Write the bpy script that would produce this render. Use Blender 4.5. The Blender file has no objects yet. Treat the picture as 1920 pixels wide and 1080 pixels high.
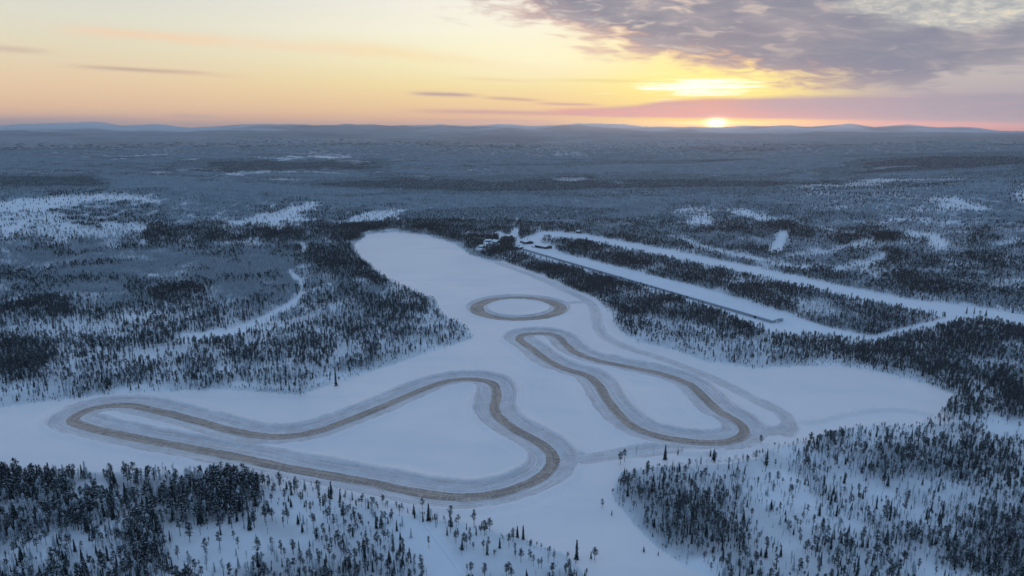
import bpy, math, random
import numpy as np
from math import radians as R

random.seed(7)
rng = np.random.default_rng(11)
S = bpy.context.scene

# ------------------------------------------------------------------ camera
H = 200.0
PITCH = 13.1
FPX = 1280.0                        # focal length in photo pixels (1920 wide)
cam = bpy.data.objects.new('camera', bpy.data.cameras.new('camera'))
S.collection.objects.link(cam)
cam.data.sensor_width = 36.0
cam.data.lens = 24.0
cam.data.clip_start = 1.0
cam.data.clip_end = 120000.0
cam.location = (0, 0, H)
cam.rotation_euler = (R(90 - PITCH), 0, 0)
S.camera = cam
S.render.resolution_x, S.render.resolution_y = 1024, 576

CP, SP = math.cos(R(PITCH)), math.sin(R(PITCH))


def ray(px, py):
    """direction in the world of the photo's pixel, used to survey the place"""
    a = (np.asarray(px, float) - 960) / FPX
    b = (540 - np.asarray(py, float)) / FPX
    return a, CP + b * SP, -SP + b * CP


def azel(px, py):
    x, y, z = ray(px, py)
    return np.degrees(np.arctan2(x, y)), np.degrees(np.arctan2(z, np.hypot(x, y)))


def project(x, y, z):
    dz = z - H
    f = y * CP - dz * SP
    u = y * SP + dz * CP
    f = np.where(f < 1, 1, f)
    return 960 + FPX * x / f, 540 - FPX * u / f


def lin(r, g, b):
    def c(v):
        v /= 255.0
        return v / 12.92 if v <= 0.04045 else ((v + 0.055) / 1.055) ** 2.4
    return (c(r), c(g), c(b), 1.0)


# ------------------------------------------------------------------ node helper
class NT:
    def __init__(self, tree):
        self.t = tree
        self.n = tree.nodes
        self.l = tree.links

    def put(self, sock, v):
        if hasattr(v, 'is_output') or isinstance(v, bpy.types.NodeSocket):
            self.l.new(v, sock)
        elif v is not None:
            sock.default_value = v

    def m(self, op, a, b=None, c=None, clamp=False):
        n = self.n.new('ShaderNodeMath')
        n.operation = op
        n.use_clamp = clamp
        for s, v in zip(n.inputs, (a, b, c)):
            self.put(s, v)
        return n.outputs[0]

    def add(self, a, b): return self.m('ADD', a, b)
    def sub(self, a, b): return self.m('SUBTRACT', a, b)
    def mul(self, a, b): return self.m('MULTIPLY', a, b)

    def smooth(self, v, a, b, lo=0.0, hi=1.0):
        n = self.n.new('ShaderNodeMapRange')
        n.interpolation_type = 'SMOOTHSTEP'
        self.put(n.inputs[0], v)
        for i, q in enumerate((a, b, lo, hi)):
            self.put(n.inputs[i + 1], q)
        return n.outputs[0]

    def mix(self, f, a, b):
        n = self.n.new('ShaderNodeMix')
        n.data_type = 'RGBA'
        self.put(n.inputs[0], f)
        self.put(n.inputs[6], a)
        self.put(n.inputs[7], b)
        return n.outputs[2]

    def mixop(self, op, f, a, b):
        n = self.n.new('ShaderNodeMix')
        n.data_type = 'RGBA'
        n.blend_type = op
        self.put(n.inputs[0], f)
        self.put(n.inputs[6], a)
        self.put(n.inputs[7], b)
        return n.outputs[2]

    def ramp(self, f, stops):
        n = self.n.new('ShaderNodeValToRGB')
        e = n.color_ramp.elements
        while len(e) > 1:
            e.remove(e[-1])
        for i, (p, c) in enumerate(stops):
            q = e[0] if i == 0 else e.new(p)
            q.position = p
            q.color = c if hasattr(c, '__len__') else (c, c, c, 1)
        self.put(n.inputs[0], f)
        return n.outputs[0]

    def xyz(self, x=0.0, y=0.0, z=0.0):
        n = self.n.new('ShaderNodeCombineXYZ')
        for s, v in zip(n.inputs, (x, y, z)):
            self.put(s, v)
        return n.outputs[0]

    def noise(self, vec, scale=1.0, detail=4.0, rough=0.5, dist=0.0):
        n = self.n.new('ShaderNodeTexNoise')
        self.put(n.inputs['Vector'], vec)
        n.inputs['Scale'].default_value = scale
        n.inputs['Detail'].default_value = detail
        n.inputs['Roughness'].default_value = rough
        n.inputs['Distortion'].default_value = dist
        return n.outputs[0]

    def attr(self, name):
        n = self.n.new('ShaderNodeAttribute')
        n.attribute_name = name
        return n.outputs['Fac']


# ------------------------------------------------------------------ sky
SUN_AZ, SUN_EL = (float(v) for v in azel(1343, 231))
world = bpy.data.worlds.new('World')
S.world = world
world.use_nodes = True
world.cycles.sampling_method = 'MANUAL'
world.cycles.sample_map_resolution = 1024


def build_sky():
    w = NT(world.node_tree)
    w.n.clear()
    out = w.n.new('ShaderNodeOutputWorld')
    bg = w.n.new('ShaderNodeBackground')
    tc = w.n.new('ShaderNodeTexCoord')
    sep = w.n.new('ShaderNodeSeparateXYZ')
    w.l.new(tc.outputs['Generated'], sep.inputs[0])
    dx, dy, dz = sep.outputs
    u = w.mul(w.m('ARCTAN2', dx, dy), 57.29578)
    v = w.mul(w.m('ARCSINE', dz), 57.29578)
    vn = w.m('DIVIDE', v, 10.0, clamp=True)
    uv = w.xyz(w.mul(u, 0.10), w.mul(v, 0.5))
    warp = w.sub(w.noise(uv, 1.3, 5, 0.55), 0.5)
    fine = w.sub(w.noise(w.xyz(w.mul(u, 0.35), w.mul(v, 2.2), 4.0), 1.0, 6, 0.6), 0.5)

    def col(px, stops):
        s = []
        for y, c in stops:
            e = float(azel(960, y)[1])
            s.append((min(max(e / 10.0, 0), 1), lin(*c)))
        s.sort(key=lambda q: q[0])
        return w.ramp(vn, s)

    left = col(0, [(0, (214, 217, 210)), (60, (226, 223, 205)), (110, (232, 220, 190)), (160, (238, 210, 172)), (205, (240, 200, 162)), (225, (234, 188, 160)), (240, (226, 180, 162))])
    cen = col(960, [(0, (248, 243, 230)), (60, (252, 247, 222)), (110, (251, 242, 198)), (160, (248, 228, 164)), (205, (246, 206, 150)), (228, (246, 186, 136)), (240, (244, 176, 132))])
    sun = col(1340, [(0, (238, 226, 205)), (60, (250, 236, 190)), (110, (253, 240, 160)), (150, (254, 244, 150)), (190, (250, 230, 130)), (215, (250, 214, 110)), (229, (252, 226, 70)), (240, (250, 214, 60))])
    right = col(1900, [(0, (190, 197, 196)), (50, (208, 205, 194)), (100, (222, 208, 192)), (150, (190, 184, 184)), (200, (166, 160, 172)), (228, (228, 150, 150)), (234, (248, 152, 140)), (240, (244, 160, 150))])
    c = w.mix(w.smooth(u, -34, 2), left, cen)
    c = w.mix(w.smooth(u, 0, 15), c, sun)
    c = w.mix(w.smooth(u, 18, 30), c, right)

    def streak(c, x0, y0, x1, y1, th, colr, s=1.0, wv=0.25):
        (a0, e0), (a1, e1) = azel(x0, y0), azel(x1, y1)
        uc, vc = float(a0 + a1) / 2, float(e0 + e1) / 2
        du, dv = float(a1 - a0), float(e1 - e0)
        L = math.hypot(du, dv)
        cs, sn = du / L, dv / L
        T = th / FPX * 57.3
        p, q = w.sub(u, uc), w.sub(v, vc)
        a = w.m('DIVIDE', w.add(w.mul(p, cs), w.mul(q, sn)), L / 2)
        b = w.add(w.sub(w.mul(q, cs), w.mul(p, sn)), w.add(w.mul(warp, wv), w.mul(fine, wv * 0.6)))
        a2 = w.mul(a, a)
        t = w.add(w.mul(a2, a2), w.m('POWER', w.m('ABSOLUTE', w.m('DIVIDE', b, T)), 2.0))
        f = w.mul(w.m('EXPONENT', w.mul(t, -1.0)), s)
        return w.mix(f, c, lin(*colr))

    # long thin veils and streaks on the clear left side
    c = streak(c, 120, 55, 420, 78, 7, (246, 212, 178), .75, .5)
    c = streak(c, 330, 72, 700, 96, 9, (247, 219, 184), .6, .6)
    c = streak(c, 620, 84, 1060, 134, 11, (250, 222, 172), .65, .7)
    c = streak(c, 150, 125, 390, 138, 3.2, (206, 178, 160), .95, .12)
    c = streak(c, -120, 82, 90, 96, 4.5, (212, 190, 172), .8, .2)
    c = streak(c, 300, 135, 470, 146, 3, (236, 204, 172), .5, .2)
    c = streak(c, -300, 226, 250, 224, 6, (196, 170, 172), .75, .3)
    c = streak(c, 320, 217, 410, 220, 3, (208, 178, 168), .6, .3)
    c = streak(c, 775, 175, 890, 179, 3.6, (188, 160, 158), .95, .1)
    c = streak(c, 910, 183, 1010, 188, 2.8, (206, 168, 150), .8, .1)
    c = streak(c, 860, 146, 1010, 153, 3, (238, 212, 160), .7, .2)
    c = streak(c, 790, 208, 1150, 214, 4.0, (212, 160, 156), .9, .15)
    c = streak(c, 780, 224, 1040, 227, 2.5, (226, 168, 150), .6, .12)
    c = streak(c, 1020, 150, 1250, 152, 3, (232, 214, 130), .7, .2)
    c = streak(c, 1010, 194, 1120, 197, 2.5, (206, 160, 160), .8, .1)
    # big bright patch to the left of the cloud deck and the break above the sun
    b0, b1 = (float(q) for q in azel(1010, 112))
    e = w.add(w.m('POWER', w.m('DIVIDE', w.sub(u, b0), 8.0), 2.0), w.m('POWER', w.m('DIVIDE', w.sub(v, b1), 1.5), 2.0))
    c = w.mix(w.mul(w.m('EXPONENT', w.mul(e, -1)), .6), c, lin(254, 249, 214))
    lines_ = w.sub(w.noise(w.xyz(w.mul(u, 0.22), w.mul(v, 5.5), 2.0), 1.0, 5, 0.6), 0.5)
    b0, b1 = (float(q) for q in azel(1318, 162))
    e = w.add(w.m('POWER', w.m('DIVIDE', w.sub(u, b0), 5.2), 2.0), w.m('POWER', w.m('DIVIDE', w.add(w.sub(v, b1), w.mul(fine, .9)), .85), 2.0))
    brk = w.m('EXPONENT', w.mul(e, -1))
    c = w.mix(w.mul(w.smooth(brk, .02, .6), .65), c, lin(254, 242, 140))
    c = w.mix(w.smooth(w.add(brk, w.add(w.mul(fine, .6), w.mul(lines_, 2.3))), .36, 1.0), c, (1.3, 1.26, 1.0, 1))

    # ---- the cloud deck over the right half
    xs = [(760, -60), (830, -12), (900, 14), (1000, 44), (1100, 78), (1200, 108), (1300, 126), (1400, 146), (1500, 160), (1600, 168), (1700, 168), (1760, 162), (1790, 150), (1820, 138), (1920, 130), (2050, 125)]
    st = []
    for x, y in xs:
        a, el = azel(x, y)
        st.append((float((a + 40) / 80), float(el) / 16))
    st.append((1.0, st[-1][1]))
    vb = w.mul(w.ramp(w.m('DIVIDE', w.add(u, 40), 80.0, clamp=True), st), 16.0)
    dn = w.noise(w.xyz(w.mul(u, 0.11), w.add(w.mul(v, 0.50), w.mul(u, .03)), 1.7), 1.4, 7, 0.54, 0.5)
    dn2 = w.noise(w.xyz(w.mul(u, 0.30), w.add(w.mul(v, 1.25), w.mul(u, .07)), 8.0), 1.35, 6, 0.52, 0.6)
    dn3 = w.noise(w.xyz(w.mul(u, 0.9), w.add(w.mul(v, 2.6), w.mul(u, .15)), 5.0), 1.5, 6, 0.6, 0.5)
    d = w.sub(v, vb)
    leftness = w.smooth(u, 12, -4)
    hole = w.mul(w.smooth(u, 19, 31), w.smooth(v, 5.2, 8.0))
    cover = w.add(w.add(w.mul(d, w.sub(.85, w.mul(leftness, .35))), w.mul(w.sub(dn, .5), 3.4)), w.mul(w.sub(dn2, .5), 3.0))
    mask = w.smooth(cover, -.4, 1.1)
    tone = w.add(w.mul(dn, .55), w.mul(dn2, .45))
    body = w.ramp(tone, [(.30, lin(108, 118, 142)), (.42, lin(126, 131, 150)), (.50, lin(143, 144, 158)), (.58, lin(166, 160, 168)), (.68, lin(202, 188, 182)), (.78, lin(230, 214, 200))])
    body = w.mix(w.mul(w.smooth(u, 8, 22), .5), body, lin(118, 130, 154))
    core = w.mul(w.mul(w.smooth(u, 13, 20), w.smooth(u, 34, 28)), w.mul(w.smooth(v, 1.8, 3.2), w.smooth(v, 7.2, 5.0)))
    body = w.mix(w.mul(core, w.smooth(tone, .62, .42, .2, .9)), body, lin(108, 124, 152))
    gaps = w.mul(w.smooth(dn2, .53, .70), w.smooth(v, 3.5, 8.5, .1, .65))
    body = w.mix(w.mul(gaps, w.smooth(u, 26, 10, .3, 1)), body, lin(226, 208, 192))
    pale = w.ramp(w.add(w.mul(dn2, .5), w.mul(dn3, .5)), [(.30, lin(150, 158, 166)), (.46, lin(176, 180, 182)), (.56, lin(204, 204, 196)), (.66, lin(236, 224, 200))])
    body = w.mix(w.mul(w.smooth(w.add(hole, w.mul(w.sub(dn, .5), 1.2)), .35, .75), .9), body, pale)
    # warm rim of the deck on the sunward side
    rim = w.mul(w.smooth(cover, 1.5, .0), w.mul(w.smooth(u, -14, 8), w.smooth(u, 29, 19)))
    body = w.mix(w.mul(rim, .8), body, lin(228, 172, 156))
    c = w.mix(w.mul(mask, .97), c, body)

    # ---- low flat bank in front of the setting sun
    def line(pts):
        s = []
        for x, y in pts:
            a, el = azel(x, y)
            s.append((float((a + 40) / 80), max(float(el), 0) / 8))
        return w.mul(w.ramp(w.m('DIVIDE', w.add(u, 40), 80.0, clamp=True), s), 8.0)
    top = line([(960, 216), (1010, 203), (1100, 201), (1190, 196), (1250, 186), (1340, 183), (1500, 179), (1650, 178), (1800, 176), (1920, 172), (2000, 170)])
    bot = line([(960, 216), (1010, 210), (1100, 219), (1250, 222), (1400, 223), (1550, 225), (1700, 228), (1920, 232)])
    vv = w.add(v, w.add(w.mul(fine, .18), w.mul(lines_, .22)))
    mk = w.mul(w.smooth(w.sub(top, vv), -.14, .30), w.smooth(w.sub(vv, bot), -.08, .16))
    mk = w.mul(mk, w.smooth(u, 1.5, 5))
    bc = w.ramp(w.m('DIVIDE', w.add(u, 40), 80.0, clamp=True), [(.5, lin(212, 164, 160)), (.62, lin(206, 160, 160)), (.70, lin(210, 156, 152)), (.755, lin(172, 154, 170)), (.9, lin(156, 154, 172))])
    lo = w.mul(w.smooth(w.sub(vv, bot), 1.1, 0), .7)
    bc = w.mix(w.mul(lo, w.smooth(u, 31, 18, .15, 1)), bc, lin(240, 150, 146))
    bc = w.mix(w.mul(w.smooth(w.add(fine, lines_), -.1, .3), .45), bc, lin(182, 158, 172))
    c = w.mix(w.mul(mk, .97), c, bc)

    # ---- the sun itself on the skyline
    def blob(su, sv, dv=0.0):
        e_ = w.add(w.m('POWER', w.m('DIVIDE', w.sub(u, SUN_AZ), su), 2.0), w.m('POWER', w.m('DIVIDE', w.sub(v, SUN_EL + dv), sv), 2.0))
        return w.m('EXPONENT', w.mul(e_, -1))
    c = w.mixop('ADD', w.mul(blob(8.5, .30, -.05), 1.0), c, (1.0, .34, .0, 1))
    c = w.mixop('ADD', w.mul(blob(3.4, .14), .8), c, (1.0, .8, .2, 1))
    c = w.mixop('ADD', w.mul(w.m('EXPONENT', w.mul(w.add(w.m('POWER', w.m('DIVIDE', w.sub(u, 26.0), 12.0), 4.0), w.m('POWER', w.m('DIVIDE', w.sub(v, .0), .42), 2.0)), -1)), .9), c, (1.0, .22, .08, 1))
    c = w.mixop('ADD', blob(.62, .27), c, (5.0, 4.6, 3.2, 1))
    c = w.mixop('ADD', w.mul(blob(1.3, .55), .35), c, (1.0, .62, .12, 1))

    # ---- upper sky, outside the photo: cold blue dusk
    up = w.ramp(w.m('DIVIDE', v, 90.0, clamp=True), [(.1, (.42, .48, .58, 1)), (.25, UPPER1), (.6, UPPER2), (1, UPPER3)])
    c = w.mix(w.smooth(v, 9.8, 20), c, up)
    au = w.m('ABSOLUTE', u)
    low_back = w.ramp(w.m('DIVIDE', v, 30.0, clamp=True), [(0, BACK0), (.35, BACK1), (1, UPPER1)])
    c = w.mix(w.mul(w.smooth(au, 42, 85), w.smooth(v, 40, 25)), c, low_back)

    nish = w.n.new('ShaderNodeTexSky')
    nish.sky_type = 'NISHITA'
    nish.sun_disc = False
    nish.sun_elevation = R(max(SUN_EL, .5))
    nish.sun_rotation = R(SUN_AZ)
    b2 = w.n.new('ShaderNodeBackground')
    b2.inputs[1].default_value = 0.010
    w.l.new(nish.outputs[0], b2.inputs[0])
    bg.inputs[1].default_value = 1.0
    w.l.new(c, bg.inputs[0])
    ad = w.n.new('ShaderNodeAddShader')
    w.l.new(bg.outputs[0], ad.inputs[0])
    w.l.new(b2.outputs[0], ad.inputs[1])
    w.l.new(ad.outputs[0], out.inputs[0])


UPPER1 = (.275, .40, .585, 1)
UPPER2 = (.265, .405, .62, 1)
UPPER3 = (.265, .415, .645, 1)
BACK0 = (.15, .28, .44, 1)
BACK1 = (.18, .32, .50, 1)
build_sky()

# ------------------------------------------------------------------ sun lamp (on the skyline, behind the hills)
sl = bpy.data.lights.new('sun', 'SUN')
sl.energy = 2.0
sl.angle = R(0.5)
sl.color = (1.0, .60, .38)
sun = bpy.data.objects.new('sun', sl)
S.collection.objects.link(sun)
sun.rotation_euler = (R(90 - SUN_EL), 0, R(180 - SUN_AZ))

S.view_settings.view_transform = 'Standard'
S.view_settings.look = 'None'
S.view_settings.exposure = 0
S.view_settings.gamma = 1
S.view_settings.use_curve_mapping = False
S.render.engine = 'CYCLES'
cy = S.cycles
cy.max_bounces = 5
cy.diffuse_bounces = 2
cy.glossy_bounces = 1
cy.transmission_bounces = 0
cy.volume_bounces = 0
cy.transparent_max_bounces = 4
cy.use_denoising = True
cy.caustics_reflective = False
cy.caustics_refractive = False
cy.sample_clamp_indirect = 4


# ------------------------------------------------------------------ numpy noise
def hsh(ix, iy, seed):
    v = np.sin(ix * 127.1 + iy * 311.7 + seed * 74.7) * 43758.5453
    return v - np.floor(v)


def vnoise(x, y, seed=0):
    x = np.asarray(x, float)
    y = np.asarray(y, float)
    ix, iy = np.floor(x), np.floor(y)
    fx, fy = x - ix, y - iy
    fx = fx * fx * (3 - 2 * fx)
    fy = fy * fy * (3 - 2 * fy)
    a, b = hsh(ix, iy, seed), hsh(ix + 1, iy, seed)
    c, d = hsh(ix, iy + 1, seed), hsh(ix + 1, iy + 1, seed)
    return (a * (1 - fx) + b * fx) * (1 - fy) + (c * (1 - fx) + d * fx) * fy


def fbm(x, y, seed=0, octv=4, gain=.5):
    s, a, t = 0, 1.0, 0
    for i in range(octv):
        s = s + a * vnoise(x, y, seed + i * 13)
        t += a
        a *= gain
        x, y = x * 2.03, y * 2.03
    return s / t


def sstep(a, b, v):
    t = np.clip((v - a) / (b - a), 0, 1)
    return t * t * (3 - 2 * t)


# ------------------------------------------------------------------ survey canvases (photo pixels -> what grows there)
CX0, CX1, CY0, CY1, CS = -520, 2440, 236, 1500, 2
CW, CH = (CX1 - CX0) // CS, (CY1 - CY0) // CS


def fill(canvas, poly, val):
    p = np.array(poly, float)
    x0, x1 = max(p[:, 0].min(), CX0), min(p[:, 0].max(), CX1)
    y0, y1 = max(p[:, 1].min(), CY0), min(p[:, 1].max(), CY1)
    i0, i1 = int((x0 - CX0) / CS), min(int((x1 - CX0) / CS) + 1, CW)
    j0, j1 = int((y0 - CY0) / CS), min(int((y1 - CY0) / CS) + 1, CH)
    if i1 <= i0 or j1 <= j0:
        return
    gx, gy = np.meshgrid(CX0 + (np.arange(i0, i1) + .5) * CS, CY0 + (np.arange(j0, j1) + .5) * CS)
    ins = np.zeros(gx.shape, bool)
    q = np.roll(p, -1, 0)
    for (ax, ay), (bx, by) in zip(p, q):
        if ay == by:
            continue
        cond = (ay > gy) != (by > gy)
        xi = (bx - ax) * (gy - ay) / (by - ay) + ax
        ins ^= cond & (gx < xi)
    canvas[j0:j1, i0:i1][ins] = val


def blur(c, n):
    for ax in (0, 1):
        p = np.concatenate([np.repeat(np.take(c, [0], ax), n, ax), c, np.repeat(np.take(c, [-1], ax), n, ax)], ax)
        cs = np.cumsum(p, ax)
        z = np.zeros_like(np.take(cs, [0], ax))
        cs = np.concatenate([z, cs], ax)
        L = c.shape[ax]
        c = (np.take(cs, range(2 * n + 1, 2 * n + 1 + L), ax) - np.take(cs, range(0, L), ax)) / (2 * n + 1)
    return c


def look(canvas, px, py):
    i = np.clip(((px - CX0) / CS).astype(int), 0, CW - 1)
    j = np.clip(((py - CY0) / CS).astype(int), 0, CH - 1)
    return canvas[j, i]


def thick(pts, w0, w1=None):
    """polygon of a narrow open lane along a pixel polyline, w0 -> w1 half height"""
    w1 = w0 if w1 is None else w1
    n = len(pts)
    a = [(x, y - (w0 + (w1 - w0) * i / (n - 1))) for i, (x, y) in enumerate(pts)]
    b = [(x, y + (w0 + (w1 - w0) * i / (n - 1))) for i, (x, y) in enumerate(pts)]
    return a + b[::-1]


LAKE = [(-520, 775), (0, 764), (60, 756), (150, 745), (260, 736), (420, 730), (560, 740), (640, 714), (720, 688), (800, 662), (888, 634), (872, 610), (830, 590), (815, 562), (780, 547), (735, 528), (700, 503), (672, 478), (662, 460), (690, 438), (740, 434), (800, 441), (850, 456), (882, 478), (930, 492), (980, 508), (1050, 540), (1100, 560), (1148, 586), (1152, 612), (1190, 640), (1260, 655), (1330, 680), (1420, 690), (1530, 685), (1600, 688), (1680, 705), (1740, 720), (1790, 742), (1768, 765), (1745, 785), (1720, 800), (1640, 798), (1560, 812), (1480, 834), (1400, 852), (1290, 868), (1165, 885), (1148, 930), (1190, 985), (1230, 1025), (1290, 1064), (1345, 1090), (1360, 1500), (1130, 1500), (1120, 1100), (1060, 1040), (970, 1012), (900, 990), (800, 968), (720, 940), (640, 922), (560, 905), (490, 896), (430, 890), (200, 886), (-520, 892)]
ROADS = {
    'runway': [(1008, 436), (1050, 438), (1100, 444), (1250, 473), (1400, 504), (1560, 539), (1700, 568), (1920, 598), (2200, 640)],
    'service_road': [(1000, 452), (1040, 476), (1150, 502), (1300, 540), (1475, 595), (1560, 622), (1640, 636), (1720, 616), (1790, 599)],
    'forest_track': [(340, 635), (430, 627), (500, 598), (560, 563), (573, 545), (556, 522), (540, 508)],
    'village_road': [(945, 447), (957, 430), (966, 414), (985, 400), (993, 391)],
}

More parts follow.
